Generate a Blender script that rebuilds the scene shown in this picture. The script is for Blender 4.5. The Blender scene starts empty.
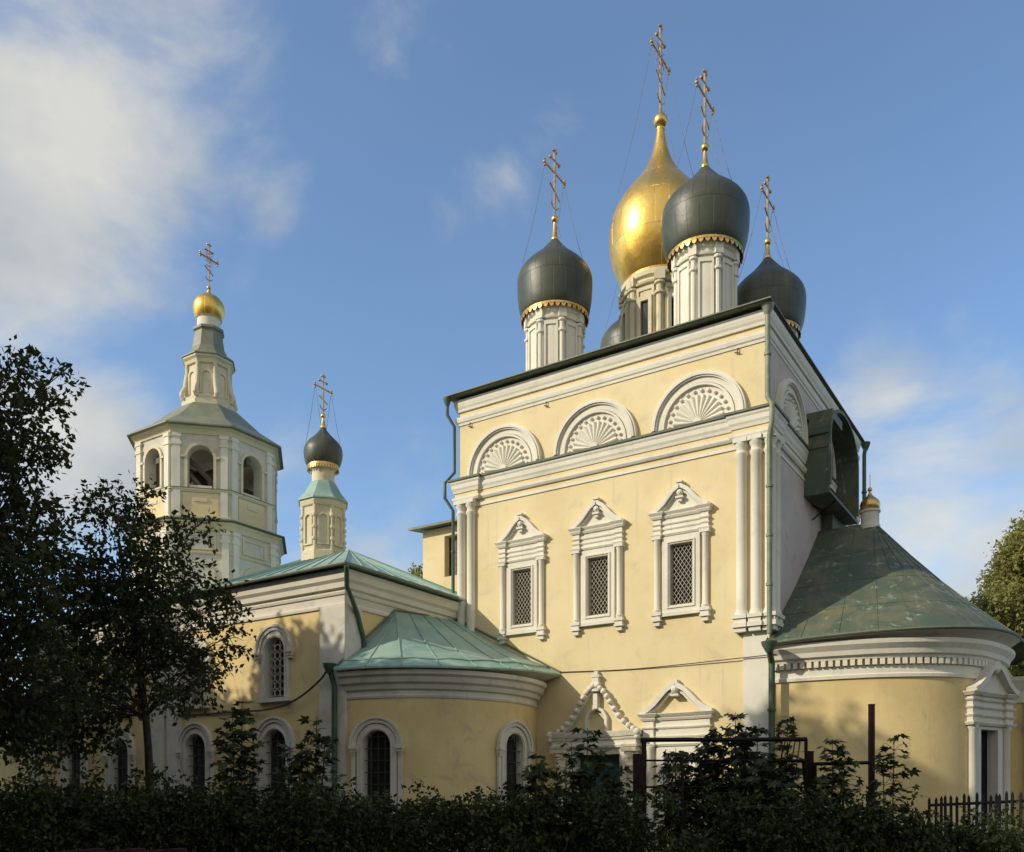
import bpy, math, random
import numpy as np
from mathutils import Vector, Matrix
random.seed(7); np.random.seed(7)
R_ = math.radians; PI = math.pi
SC = bpy.context.scene
COL = SC.collection

# ------------------------------------------------------------------ camera, sky, sun, exposure
CAM = Vector((7.376, -23.84, 1.6)); CR = Vector((.838, .5457, 0)); CF = Vector((-.5457, .838, 0))
cd = bpy.data.cameras.new('camera'); cam = bpy.data.objects.new('camera', cd); COL.objects.link(cam)
cam.location = CAM; cam.rotation_euler = (R_(90), 0, math.asin(.5457))
cd.sensor_width = 36; cd.lens = 900/1024*36; cd.shift_y = 374/1024; cd.clip_start = .1; cd.clip_end = 3000
SC.camera = cam
SUND = Vector((.75, 1, -.68)).normalized()
sl = bpy.data.lights.new('sun', 'SUN'); so = bpy.data.objects.new('sun', sl); COL.objects.link(so)
so.rotation_euler = SUND.to_track_quat('-Z', 'Y').to_euler(); so.location = (-30, -40, 40)
sl.energy = 3.25; sl.angle = R_(.55); sl.color = (1.0, .90, .72)
SC.view_settings.view_transform = 'Standard'; SC.view_settings.look = 'None'
SC.view_settings.exposure = 0.22; SC.view_settings.gamma = 1
SKY_STRENGTH = .14

def at(px, py, f):            # point seen at a pixel at depth f
    return CAM + CR*((px-512)/900*f) + CF*f + Vector((0, 0, (800-py)/900*f))

def N(nt, typ, **kw):
    n = nt.nodes.new(typ)
    for k, v in kw.items():
        if k.startswith('i_'):
            key = k[2:].replace('_', ' ')
            n.inputs[key].default_value = v
        else: setattr(n, k, v)
    return n
def L(nt, a, b): nt.links.new(a, b)

def ramp2(nt, fac, c0, c1, p0=.35, p1=.65):
    r = N(nt, 'ShaderNodeValToRGB'); r.color_ramp.elements[0].position = p0; r.color_ramp.elements[1].position = p1
    r.color_ramp.elements[0].color = (*c0, 1); r.color_ramp.elements[1].color = (*c1, 1)
    L(nt, fac, r.inputs[0]); return r.outputs[0]

w = bpy.data.worlds.new('World'); SC.world = w; w.use_nodes = True
nt = w.node_tree; nt.nodes.clear()
out = N(nt, 'ShaderNodeOutputWorld'); bg = N(nt, 'ShaderNodeBackground'); bg.inputs[1].default_value = SKY_STRENGTH
L(nt, bg.outputs[0], out.inputs[0])
sky = N(nt, 'ShaderNodeTexSky'); sky.sky_type = 'NISHITA'; sky.sun_disc = False
sky.sun_elevation = math.asin(-SUND.z); sky.sun_rotation = math.atan2(-SUND.x, -SUND.y)
sky.altitude = 100; sky.air_density = 1.0; sky.dust_density = 1.4; sky.ozone_density = 1.0
tint = N(nt, 'ShaderNodeMix', data_type='RGBA', blend_type='MULTIPLY'); tint.inputs[0].default_value = 1
tint.inputs[7].default_value = (.94, 1.12, 1.26, 1)
L(nt, sky.outputs[0], tint.inputs[6])
tc = N(nt, 'ShaderNodeTexCoord')
ns = N(nt, 'ShaderNodeTexNoise'); ns.inputs['Scale'].default_value = 4.2; ns.inputs['Detail'].default_value = 10; ns.inputs['Roughness'].default_value = .58; ns.inputs['Distortion'].default_value = .35
mp = N(nt, 'ShaderNodeMapping'); mp.inputs['Scale'].default_value = (1, 1, 1.5)
L(nt, tc.outputs['Generated'], mp.inputs[0]); L(nt, mp.outputs[0], ns.inputs[0])
def cloud_dir(px, py):
    return (at(px, py, 1.0)-CAM).normalized()
acc = None
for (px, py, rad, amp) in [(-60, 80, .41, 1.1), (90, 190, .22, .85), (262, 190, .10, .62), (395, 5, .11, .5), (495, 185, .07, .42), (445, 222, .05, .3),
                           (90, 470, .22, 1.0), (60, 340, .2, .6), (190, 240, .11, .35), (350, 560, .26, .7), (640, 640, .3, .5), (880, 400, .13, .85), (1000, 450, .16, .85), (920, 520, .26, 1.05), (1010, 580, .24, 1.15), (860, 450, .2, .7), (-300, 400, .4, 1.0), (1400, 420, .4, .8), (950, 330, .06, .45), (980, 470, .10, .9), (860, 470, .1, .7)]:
    d = N(nt, 'ShaderNodeVectorMath', operation='DISTANCE'); nrm = N(nt, 'ShaderNodeVectorMath', operation='NORMALIZE')
    L(nt, tc.outputs['Generated'], nrm.inputs[0]); L(nt, nrm.outputs[0], d.inputs[0]); d.inputs[1].default_value = cloud_dir(px, py)
    mr = N(nt, 'ShaderNodeMapRange', interpolation_type='SMOOTHSTEP')
    mr.inputs['From Min'].default_value = 0; mr.inputs['From Max'].default_value = rad
    mr.inputs['To Min'].default_value = amp; mr.inputs['To Max'].default_value = 0
    L(nt, d.outputs['Value'], mr.inputs['Value'])
    if acc is None: acc = mr.outputs[0]
    else:
        m = N(nt, 'ShaderNodeMath', operation='MAXIMUM'); L(nt, acc, m.inputs[0]); L(nt, mr.outputs[0], m.inputs[1]); acc = m.outputs[0]
for (dx, dy, dz, rad, amp) in ((.2, -1, .45, 1.25, 1.5), (1, -.5, .4, .95, 1.3)):  # unseen clouds added behind and beside the camera to lift ambient fill
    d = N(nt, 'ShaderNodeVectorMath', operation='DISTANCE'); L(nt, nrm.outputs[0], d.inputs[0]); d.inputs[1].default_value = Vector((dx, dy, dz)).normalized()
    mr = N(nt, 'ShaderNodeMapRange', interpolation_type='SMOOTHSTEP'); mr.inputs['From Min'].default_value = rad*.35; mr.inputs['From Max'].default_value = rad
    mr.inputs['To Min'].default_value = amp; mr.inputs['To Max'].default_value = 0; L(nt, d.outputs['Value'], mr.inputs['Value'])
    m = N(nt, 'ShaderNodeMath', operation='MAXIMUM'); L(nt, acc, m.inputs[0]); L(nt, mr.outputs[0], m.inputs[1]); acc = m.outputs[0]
# shape: blob field + noise threshold
a1 = N(nt, 'ShaderNodeMath', operation='MULTIPLY_ADD'); L(nt, ns.outputs['Fac'], a1.inputs[0]); a1.inputs[1].default_value = 2.3; a1.inputs[2].default_value = -1.36
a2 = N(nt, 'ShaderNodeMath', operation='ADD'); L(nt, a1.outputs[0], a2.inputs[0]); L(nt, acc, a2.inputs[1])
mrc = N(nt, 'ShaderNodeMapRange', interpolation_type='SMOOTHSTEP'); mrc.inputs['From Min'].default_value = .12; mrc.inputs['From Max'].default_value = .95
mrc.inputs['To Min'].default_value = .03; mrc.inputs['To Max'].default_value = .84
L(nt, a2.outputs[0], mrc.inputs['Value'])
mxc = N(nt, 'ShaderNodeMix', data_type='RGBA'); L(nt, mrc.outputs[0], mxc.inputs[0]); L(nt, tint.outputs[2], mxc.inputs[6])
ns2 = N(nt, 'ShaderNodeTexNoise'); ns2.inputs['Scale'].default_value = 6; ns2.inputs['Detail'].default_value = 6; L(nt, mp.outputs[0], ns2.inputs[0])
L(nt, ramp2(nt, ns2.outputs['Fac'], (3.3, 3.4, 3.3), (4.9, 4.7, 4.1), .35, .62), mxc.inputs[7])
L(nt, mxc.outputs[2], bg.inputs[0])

# ------------------------------------------------------------------ materials
def bsdf_mat(name):
    m = bpy.data.materials.new(name); m.use_nodes = True
    nt = m.node_tree; return m, nt, nt.nodes['Principled BSDF']
def noise(nt, vec, scale, detail=5, rough=.55, sc=(1, 1, 1), dist=0):
    mp = N(nt, 'ShaderNodeMapping'); mp.inputs['Scale'].default_value = sc; L(nt, vec, mp.inputs[0])
    n = N(nt, 'ShaderNodeTexNoise'); n.inputs['Scale'].default_value = scale; n.inputs['Detail'].default_value = detail
    n.inputs['Roughness'].default_value = rough; n.inputs['Distortion'].default_value = dist
    L(nt, mp.outputs[0], n.inputs[0]); return n.outputs['Fac']
def mix(nt, fac, a, b, mode='MIX'):
    m = N(nt, 'ShaderNodeMix', data_type='RGBA', blend_type=mode)
    if isinstance(fac, float): m.inputs[0].default_value = fac
    else: L(nt, fac, m.inputs[0])
    for s, i in ((a, 6), (b, 7)):
        if isinstance(s, tuple): m.inputs[i].default_value = (*s, 1)
        else: L(nt, s, m.inputs[i])
    return m.outputs[2]
def mask(nt, fac, lo, hi, amp=1.0):
    r = N(nt, 'ShaderNodeMapRange', interpolation_type='SMOOTHSTEP'); r.inputs['From Min'].default_value = lo; r.inputs['From Max'].default_value = hi
    r.inputs['To Max'].default_value = amp; L(nt, fac, r.inputs['Value']); return r.outputs[0]

def plaster(name, col, var, stain, dirt=.45, bump=.25, streak=.35):
    m, nt, b = bsdf_mat(name)
    g = N(nt, 'ShaderNodeNewGeometry').outputs['Position']
    c = mix(nt, mask(nt, noise(nt, g, .55, 6, .6), .38, .66), col, var)
    c = mix(nt, mask(nt, noise(nt, g, 1.7, 6, .62, dist=.5), .52, .74, dirt), c, stain)
    c = mix(nt, mask(nt, noise(nt, g, 1.0, 6, .6, sc=(4.5, 4.5, .35)), .55, .8, streak), c, stain)
    c = mix(nt, mask(nt, noise(nt, g, 9, 4, .6), .62, .75, .35), c, tuple(x*.72 for x in col))
    L(nt, c, b.inputs['Base Color']); b.inputs['Roughness'].default_value = .9
    bp = N(nt, 'ShaderNodeBump'); bp.inputs['Strength'].default_value = bump; bp.inputs['Distance'].default_value = .02
    n1 = N(nt, 'ShaderNodeMath', operation='ADD'); L(nt, noise(nt, g, 3.2, 6, .6), n1.inputs[0]); L(nt, noise(nt, g, 28, 4, .6), n1.inputs[1])
    L(nt, n1.outputs[0], bp.inputs['Height']); L(nt, bp.outputs[0], b.inputs['Normal'])
    return m
def patina(name, base, var, scuff, rough=.55, scuffamt=.7, uv=False, metallic=0.0, scale=1.0, brick=(0, 0), mort=.5):
    m, nt, b = bsdf_mat(name)
    g = N(nt, 'ShaderNodeNewGeometry').outputs['Position']
    c = mix(nt, mask(nt, noise(nt, g, .9*scale, 6, .6, dist=.8), .4, .62), base, var)
    c = mix(nt, mask(nt, noise(nt, g, 2.6*scale, 8, .72, dist=.25, sc=(1, 1, .55)), .56, .68, scuffamt), c, scuff)
    c = mix(nt, mask(nt, noise(nt, g, 6*scale, 5, .6), .58, .75, .5), c, tuple(x*.5 for x in base))
    h = noise(nt, g, 2.0, 4, .5)
    if uv:
        tcn = N(nt, 'ShaderNodeTexCoord'); br = N(nt, 'ShaderNodeTexBrick'); br.inputs['Scale'].default_value = 1
        br.inputs['Brick Width'].default_value = brick[0]; br.inputs['Row Height'].default_value = brick[1]; br.inputs['Mortar Size'].default_value = .012
        br.inputs['Mortar Smooth'].default_value = .3
        br.inputs['Color1'].default_value = (.85, .85, .85, 1); br.inputs['Color2'].default_value = (1, 1, 1, 1); br.inputs['Mortar'].default_value = (mort, mort, mort, 1)
        L(nt, tcn.outputs['UV'], br.inputs[0]); c = mix(nt, 1.0, c, br.outputs[0], 'MULTIPLY')
        ad = N(nt, 'ShaderNodeMath', operation='SUBTRACT'); L(nt, h, ad.inputs[0]); L(nt, br.outputs['Fac'], ad.inputs[1]); h = ad.outputs[0]
        ad2 = N(nt, 'ShaderNodeMath', operation='MULTIPLY_ADD'); L(nt, noise(nt, g, 7.0, 3, .5), ad2.inputs[0]); ad2.inputs[1].default_value = .28; L(nt, h, ad2.inputs[2]); h = ad2.outputs[0]
    L(nt, c, b.inputs['Base Color']); b.inputs['Roughness'].default_value = rough; b.inputs['Metallic'].default_value = metallic
    bp = N(nt, 'ShaderNodeBump'); bp.inputs['Strength'].default_value = .5; bp.inputs['Distance'].default_value = .03
    L(nt, h, bp.inputs['Height']); L(nt, bp.outputs[0], b.inputs['Normal'])
    return m
def simple(name, col, rough=.6, metallic=0.0, var=.3, scale=8):
    m, nt, b = bsdf_mat(name); g = N(nt, 'ShaderNodeNewGeometry').outputs['Position']
    c = mix(nt, mask(nt, noise(nt, g, scale, 5), .35, .7), col, tuple(x*(1-var) for x in col))
    L(nt, c, b.inputs['Base Color']); b.inputs['Roughness'].default_value = rough; b.inputs['Metallic'].default_value = metallic
    if rough > .55 and metallic == 0: b.inputs['Specular IOR Level'].default_value = .15
    return m
def leafmat(name, c0, c1, trans=.25):
    m = bpy.data.materials.new(name); m.use_nodes = True; nt = m.node_tree; b = nt.nodes['Principled BSDF']; o = nt.nodes['Material Output']
    gn = N(nt, 'ShaderNodeNewGeometry')
    c = mix(nt, gn.outputs['Random Per Island'], c0, c1)
    L(nt, c, b.inputs['Base Color']); b.inputs['Roughness'].default_value = .6; b.inputs['Specular IOR Level'].default_value = .2
    t = N(nt, 'ShaderNodeBsdfTranslucent'); L(nt, mix(nt, 1.0, c, (1.3, 1.5, .6), 'MULTIPLY'), t.inputs[0])
    ms = N(nt, 'ShaderNodeMixShader'); ms.inputs[0].default_value = trans; L(nt, b.outputs[0], ms.inputs[1]); L(nt, t.outputs[0], ms.inputs[2]); L(nt, ms.outputs[0], o.inputs[0])
    return m

M = {}
M['yellow'] = plaster('yellow_plaster', (.725, .605, .355), (.66, .54, .295), (.52, .44, .31), .55, .3, .7)
M['yellow_old'] = plaster('worn_yellow_plaster', (.70, .545, .265), (.60, .46, .215), (.43, .35, .23), .75, .35, .45)
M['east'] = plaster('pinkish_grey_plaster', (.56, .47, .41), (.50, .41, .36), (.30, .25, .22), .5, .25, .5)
M['cream'] = plaster('cream_plaster', (.68, .61, .44), (.60, .53, .36), (.40, .34, .25), .6, .35, .5)
M['white'] = plaster('white_plaster', (.74, .70, .59), (.67, .63, .53), (.45, .41, .34), .35, .25, .35)
M['white_old'] = plaster('worn_white_plaster', (.64, .60, .51), (.55, .51, .43), (.33, .30, .25), .6, .35, .5)
M['teal_roof'] = patina('teal_metal_roof', (.21, .35, .29), (.30, .42, .35), (.42, .50, .43), .5, .7)
M['old_roof'] = patina('patinated_copper_roof', (.072, .098, .064), (.135, .135, .078), (.30, .34, .28), .65, .8, scale=1.2)
M['olive_roof'] = patina('olive_metal_roof', (.22, .22, .15), (.17, .18, .12), (.30, .30, .22), .55, .4)
M['eave'] = patina('dark_green_eave', (.11, .13, .09), (.15, .16, .11), (.22, .24, .18), .55, .4)
M['dome'] = patina('dark_green_dome', (.056, .066, .042), (.078, .080, .052), (.11, .11, .08), .45, .4, True, 0.0, 1, (.40, 1.1), .55)
M['gold'] = patina('gilded_dome', (.88, .54, .12), (.92, .60, .17), (.74, .42, .11), .33, .7, True, .85, 1, (.47, 1.3), .82)
M['gilt'] = simple('gilded_metal', (.80, .52, .17), .35, .9, .25)
M['cross'] = simple('weathered_gilt_iron', (.60, .41, .23), .42, .7, .45)
M['chain'] = simple('grey_chain_iron', (.30, .30, .28), .6, .3)
M['pipe'] = patina('green_painted_pipe', (.045, .085, .055), (.07, .11, .07), (.16, .17, .11), .5, .5, scale=2)
M['pipe_pale'] = patina('pale_green_painted_pipe', (.16, .20, .12), (.24, .25, .16), (.42, .40, .28), .5, .8, scale=3)
M['glass'] = simple('dark_window_glass', (.030, .030, .030), .12, 0, .4, 3)
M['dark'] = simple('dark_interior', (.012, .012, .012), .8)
M['lattice'] = simple('cream_painted_lattice', (.46, .41, .32), .6)
M['iron'] = simple('dark_iron_grille', (.06, .055, .05), .6)
M['door'] = simple('teal_painted_door', (.03, .10, .09), .5, 0, .35, 2)
M['rust'] = simple('dark_red_oxide_paint', (.030, .014, .012), .65, 0, .4, 5)
M['rusty'] = simple('rusty_iron', (.20, .10, .05), .8)
M['picket'] = simple('dark_painted_picket', (.030, .028, .024), .8)
M['cable'] = simple('dark_cable', (.09, .07, .05), .7)
M['bark'] = simple('brown_bark', (.060, .048, .036), .9, 0, .5, 12)
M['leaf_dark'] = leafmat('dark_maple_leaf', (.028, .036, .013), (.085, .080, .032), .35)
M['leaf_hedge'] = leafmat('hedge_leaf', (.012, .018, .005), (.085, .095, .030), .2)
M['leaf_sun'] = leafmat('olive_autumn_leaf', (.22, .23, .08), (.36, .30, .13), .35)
M['bell'] = simple('bronze_bell', (.10, .08, .05), .4, .8)
M['timber'] = simple('grey_beam_timber', (.20, .17, .14), .9)
M['brick'] = simple('dark_red_brick', (.06, .02, .016), .85, 0, .5, 6)
mg, ng, bgd = bsdf_mat('soil_and_grass'); gp = N(ng, 'ShaderNodeNewGeometry').outputs['Position']
L(ng, mix(ng, mask(ng, noise(ng, gp, .5, 8, .65), .4, .6), (.035, .05, .018), (.07, .055, .04)), bgd.inputs['Base Color']); bgd.inputs['Roughness'].default_value = .95
M['ground'] = mg
ma, na, ba = bsdf_mat('worn_asphalt'); gp = N(na, 'ShaderNodeNewGeometry').outputs['Position']
L(na, mix(na, mask(na, noise(na, gp, 3, 8, .65), .4, .6), (.045, .045, .045), (.065, .06, .055)), ba.inputs['Base Color']); ba.inputs['Roughness'].default_value = .9
M['asphalt'] = ma

# ------------------------------------------------------------------ mesh helpers
WORLD = {}
def thing(name, label, cat, loc, group=None):
    o = bpy.data.objects.new(name, None); COL.objects.link(o); o.location = loc; o.empty_display_size = .3
    o['label'] = label; o['category'] = cat
    if group: o['group'] = group
    WORLD[o.name] = Vector(loc); return o
def mitre(path, closed):
    n = len(path); res = []
    for i in range(n):
        def nrm(a, b):
            d = Vector((b[0]-a[0], b[1]-a[1])).normalized(); return Vector((d.y, -d.x))
        if closed or 0 < i < n-1:
            n1 = nrm(path[i-1], path[i]); n2 = nrm(path[i], path[(i+1) % n])
            m = (n1+n2)/max(.2, 1+n1.dot(n2))
        elif i == 0: m = nrm(path[0], path[1])
        else: m = nrm(path[-2], path[-1])
        res.append(m)
    return res
class MB:
    def __init__(s): s.v = []; s.f = []; s.uv = {}
    def add(s, vs, fs):
        k = len(s.v); s.v += [tuple(p) for p in vs]; s.f += [tuple(i+k for i in f) for f in fs]; return s
    def box(s, x0, x1, y0, y1, z0, z1):
        v = [(x, y, z) for z in (z0, z1) for y in (y0, y1) for x in (x0, x1)]
        return s.add(v, [(0, 2, 3, 1), (4, 5, 7, 6), (0, 1, 5, 4), (2, 6, 7, 3), (0, 4, 6, 2), (1, 3, 7, 5)])
    def obox(s, c, ax, half, z0, z1):      # oriented box: centre (x,y), axis angle, half (along, across)
        ca, sa = math.cos(ax), math.sin(ax); v = []
        for z in (z0, z1):
            for a, b in ((-1, -1), (1, -1), (1, 1), (-1, 1)):
                u, w_ = a*half[0], b*half[1]; v.append((c[0]+u*ca-w_*sa, c[1]+u*sa+w_*ca, z))
        return s.add(v, [(3, 2, 1, 0), (4, 5, 6, 7), (0, 1, 5, 4), (1, 2, 6, 5), (2, 3, 7, 6), (3, 0, 4, 7)])
    def prism(s, pts, y0, y1):             # polygon in x,z extruded along y
        n = len(pts); v = [(x, y0, z) for x, z in pts]+[(x, y1, z) for x, z in pts]
        return s.add(v, [tuple(range(n)), tuple(range(2*n-1, n-1, -1))]+[(i, i+n, (i+1) % n+n, (i+1) % n) for i in range(n)])
    def vprism(s, pts, z0, z1):            # polygon in x,y extruded up
        n = len(pts); v = [(x, y, z0) for x, y in pts]+[(x, y, z1) for x, y in pts]
        return s.add(v, [tuple(range(n-1, -1, -1)), tuple(range(n, 2*n))]+[(i, (i+1) % n, (i+1) % n+n, i+n) for i in range(n)])
    def ring(s, outer, inner, y0, y1, closed=True):
        n = len(outer); v = []
        for y in (y0, y1):
            v += [(x, y, z) for x, z in outer]; v += [(x, y, z) for x, z in inner]
        f = []
        for i in range(n if closed else n-1):
            j = (i+1) % n
            f += [(i, j, n+j, n+i), (2*n+i, 3*n+i, 3*n+j, 2*n+j), (i, 2*n+i, 2*n+j, j), (n+i, n+j, 3*n+j, 3*n+i)]
        if not closed:
            f += [(0, n, 3*n, 2*n), (n-1, 3*n-1, 4*n-1, 2*n-1)]
        return s.add(v, f)
    def ribbon(s, path, wd, y0, y1):
        m = mitre(path, False); return s.ring([(p[0]+a.x*wd/2, p[1]+a.y*wd/2) for p, a in zip(path, m)], [(p[0]-a.x*wd/2, p[1]-a.y*wd/2) for p, a in zip(path, m)], y0, y1, False)
    def sweep(s, path, prof, closed=False):
        m = mitre(path, closed); n = len(path); k = len(prof); v = []
        for p, a in zip(path, m):
            for o, z in prof: v.append((p[0]+a.x*o, p[1]+a.y*o, z))
        f = []
        for i in range(n if closed else n-1):
            j = (i+1) % n
            for q in range(k):
                r = (q+1) % k; f.append((i*k+q, j*k+q, j*k+r, i*k+r))
        if not closed: f += [tuple(range(k-1, -1, -1)), tuple((n-1)*k+q for q in range(k))]
        return s.add(v, f)
    def tube(s, pts, r, n=8):
        pts = [Vector(p) for p in pts]; rs = r if isinstance(r, (list, tuple)) else [r]*len(pts)
        v = []; up = None
        for i, p in enumerate(pts):
            d = (pts[min(i+1, len(pts)-1)]-pts[max(i-1, 0)]).normalized()
            if up is None:
                up = Vector((0, 0, 1)) if abs(d.z) < .9 else Vector((1, 0, 0))
            a = d.cross(up).normalized(); b_ = a.cross(d).normalized(); up = b_
            for q in range(n):
                t = 2*PI*q/n; v.append(p+(a*math.cos(t)+b_*math.sin(t))*rs[i])
        f = []
        for i in range(len(pts)-1):
            for q in range(n): f.append((i*n+q, i*n+(q+1) % n, (i+1)*n+(q+1) % n, (i+1)*n+q))
        f += [tuple(range(n-1, -1, -1)), tuple((len(pts)-1)*n+q for q in range(n))]
        return s.add(v, f)
    def lathe(s, prof, c=(0, 0), n=32, a0=0.0, full=True, a1=2*PI, uv=False):
        v = []; m = n if full else n+1; L_ = [0]
        for i in range(1, len(prof)): L_.append(L_[-1]+math.hypot(prof[i][0]-prof[i-1][0], prof[i][1]-prof[i-1][1]))
        rm = max(p[0] for p in prof)
        for r, z in prof:
            for q in range(m):
                t = a0+(a1 if not full else 2*PI)*q/n; v.append((c[0]+r*math.cos(t), c[1]+r*math.sin(t), z))
        f = []
        base = len(s.f)
        for i in range(len(prof)-1):
            for q in range(n):
                r = (q+1) % m
                f.append((i*m+q, i*m+r, (i+1)*m+r, (i+1)*m+q))
                if uv:
                    u0, u1 = 2*PI*rm*q/n, 2*PI*rm*(q+1)/n
                    s.uv[base+len(f)-1] = [(u0, L_[i]), (u1, L_[i]), (u1, L_[i+1]), (u0, L_[i+1])]
        if full:
            f += [tuple(range(m-1, -1, -1)), tuple((len(prof)-1)*m+q for q in range(m))]
        return s.add(v, f)
    def ball(s, c, r, n=10, sz=1.0):
        prof = [(max(.001, r*math.sin(PI*i/n)), c[2]-r*sz*math.cos(PI*i/n)) for i in range(n+1)]
        return s.lathe(prof, (c[0], c[1]), n+2)
    def loft(s, rows, close=False):
        k = len(rows[0]); v = [p for r in rows for p in r]; f = []
        for i in range(len(rows)-1):
            for q in range(k-1): f.append((i*k+q, i*k+q+1, (i+1)*k+q+1, (i+1)*k+q))
        return s.add(v, f)
    def build(s, name, mat, parent=None, loc=None, rot=0, smooth=False, ang=40):
        off = Vector((0, 0, 0))
        if parent is not None and loc is None: off = WORLD.get(parent.name, off)
        me = bpy.data.meshes.new(name)
        me.from_pydata([(v[0]-off.x, v[1]-off.y, v[2]-off.z) for v in s.v], [], s.f)
        if s.uv:
            ul = me.uv_layers.new(name='UVMap')
            for pi, uvs in s.uv.items():
                for k, li in enumerate(me.polygons[pi].loop_indices): ul.data[li].uv = uvs[k]
        me.materials.append(mat)
        import bmesh
        bm = bmesh.new(); bm.from_mesh(me); bmesh.ops.remove_doubles(bm, verts=bm.verts, dist=1e-5); bmesh.ops.recalc_face_normals(bm, faces=bm.faces); bm.to_mesh(me); bm.free()
        if smooth:
            me.shade_smooth(); me.set_sharp_from_angle(angle=R_(ang))
        o = bpy.data.objects.new(name, me); COL.objects.link(o)
        if parent is not None: o.parent = parent
        if loc is not None:
            l = Vector(loc)
            if parent is not None: l = l-WORLD.get(parent.name, Vector())
            o.location = l; o.rotation_euler = (0, 0, rot); WORLD[o.name] = Vector((0, 0, 0))
        else: WORLD[o.name] = off
        return o
def kids(o): return [c for c in COL.objects if c.parent == o]
def copy_part(o, loc, rot, root):
    c = o.copy(); COL.objects.link(c); c.parent = root
    c.location = Vector(loc)-WORLD[root.name]; c.rotation_euler = (0, 0, rot)
    for ch in kids(o):
        d = ch.copy(); COL.objects.link(d); d.parent = c
    return c
def place(proto, spots, root):        # first spot keeps the prototype itself
    for i, (loc, rot) in enumerate(spots):
        if i == 0: proto.location = Vector(loc)-WORLD[root.name]; proto.rotation_euler = (0, 0, rot)
        else: copy_part(proto, loc, rot, root)
def struct(o): o['kind'] = 'structure'; return o
def cut(o, cutter):
    """real openings: boolean the cutter solids out of the wall mesh"""
    c = cutter.build('cutter', M['white']); c.parent = None
    mats = list(o.data.materials)
    c.matrix_world = Matrix.Translation(-WORLD.get(o.name, Vector()))
    inv = o.parent.matrix_world.copy() if False else None
    par = o.parent; o.parent = None; lc = o.location.copy(); o.location = (0, 0, 0)
    md = o.modifiers.new('b', 'BOOLEAN'); md.object = c; md.operation = 'DIFFERENCE'; md.solver = 'EXACT'; md.use_self = True
    bpy.context.view_layer.update()
    me = bpy.data.meshes.new_from_object(o.evaluated_get(bpy.context.evaluated_depsgraph_get()))
    o.modifiers.clear(); old = o.data; o.data = me; bpy.data.meshes.remove(old)
    while len(me.materials) > 1: me.materials.pop()
    o.parent = par; o.location = lc
    bpy.data.objects.remove(c)
def arch(hw, zb, zs, n=14, rise=None):    # closed outline: bottom-left, up, over, down
    rise = hw if rise is None else rise
    return [(-hw, zb)]+[(-hw*math.cos(PI*i/n), zs+rise*math.sin(PI*i/n)) for i in range(n+1)]+[(hw, zb)]
def arc(r, a0, a1, n, cx=0, cz=0, sx=1): return [(cx+sx*r*math.cos(R_(a0+(a1-a0)*i/n)), cz+r*math.sin(R_(a0+(a1-a0)*i/n))) for i in range(n+1)]
def rot2(p, a, c): return (c[0]+p[0]*math.cos(a)-p[1]*math.sin(a), c[1]+p[0]*math.sin(a)+p[1]*math.cos(a))
def cutter_arch(mb, hw, zb, zs, loc, rot, depth, out_=.6):
    pts = arch(hw, zb, zs); n = len(pts); v = []
    for y in (-out_, depth):
        for x, z in pts:
            q = rot2((x, y), rot, loc); v.append((q[0], q[1], z))
    mb.add(v, [tuple(range(n)), tuple(range(2*n-1, n-1, -1))]+[(i, i+n, (i+1) % n+n, (i+1) % n) for i in range(n)])
def catmull(P, k=6):
    P = [Vector(p) for p in P]; Q = [2*P[0]-P[1]]+P+[2*P[-1]-P[-2]]; res = []
    for i in range(1, len(Q)-2):
        for j in range(k):
            t = j/k; a, b, c, d = Q[i-1], Q[i], Q[i+1], Q[i+2]
            res.append(tuple(.5*((2*b)+(c-a)*t+(2*a-5*b+4*c-d)*t*t+(3*b-a-3*c+d)*t**3)))
    res.append(tuple(P[-1])); return res

# ------------------------------------------------------------------ ground
g = MB(); g.add([(-900, -900, 0), (900, -900, 0), (900, 900, 0), (-900, 900, 0)], [(0, 1, 2, 3)])
struct(g.build('ground', M['ground']))
pth = MB(); pth.add([(-60, -24.6, .004), (60, -24.6, .004), (60, -21.8, .004), (-60, -21.8, .004)], [(0, 1, 2, 3)])
struct(pth.build('path', M['asphalt']))

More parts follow.
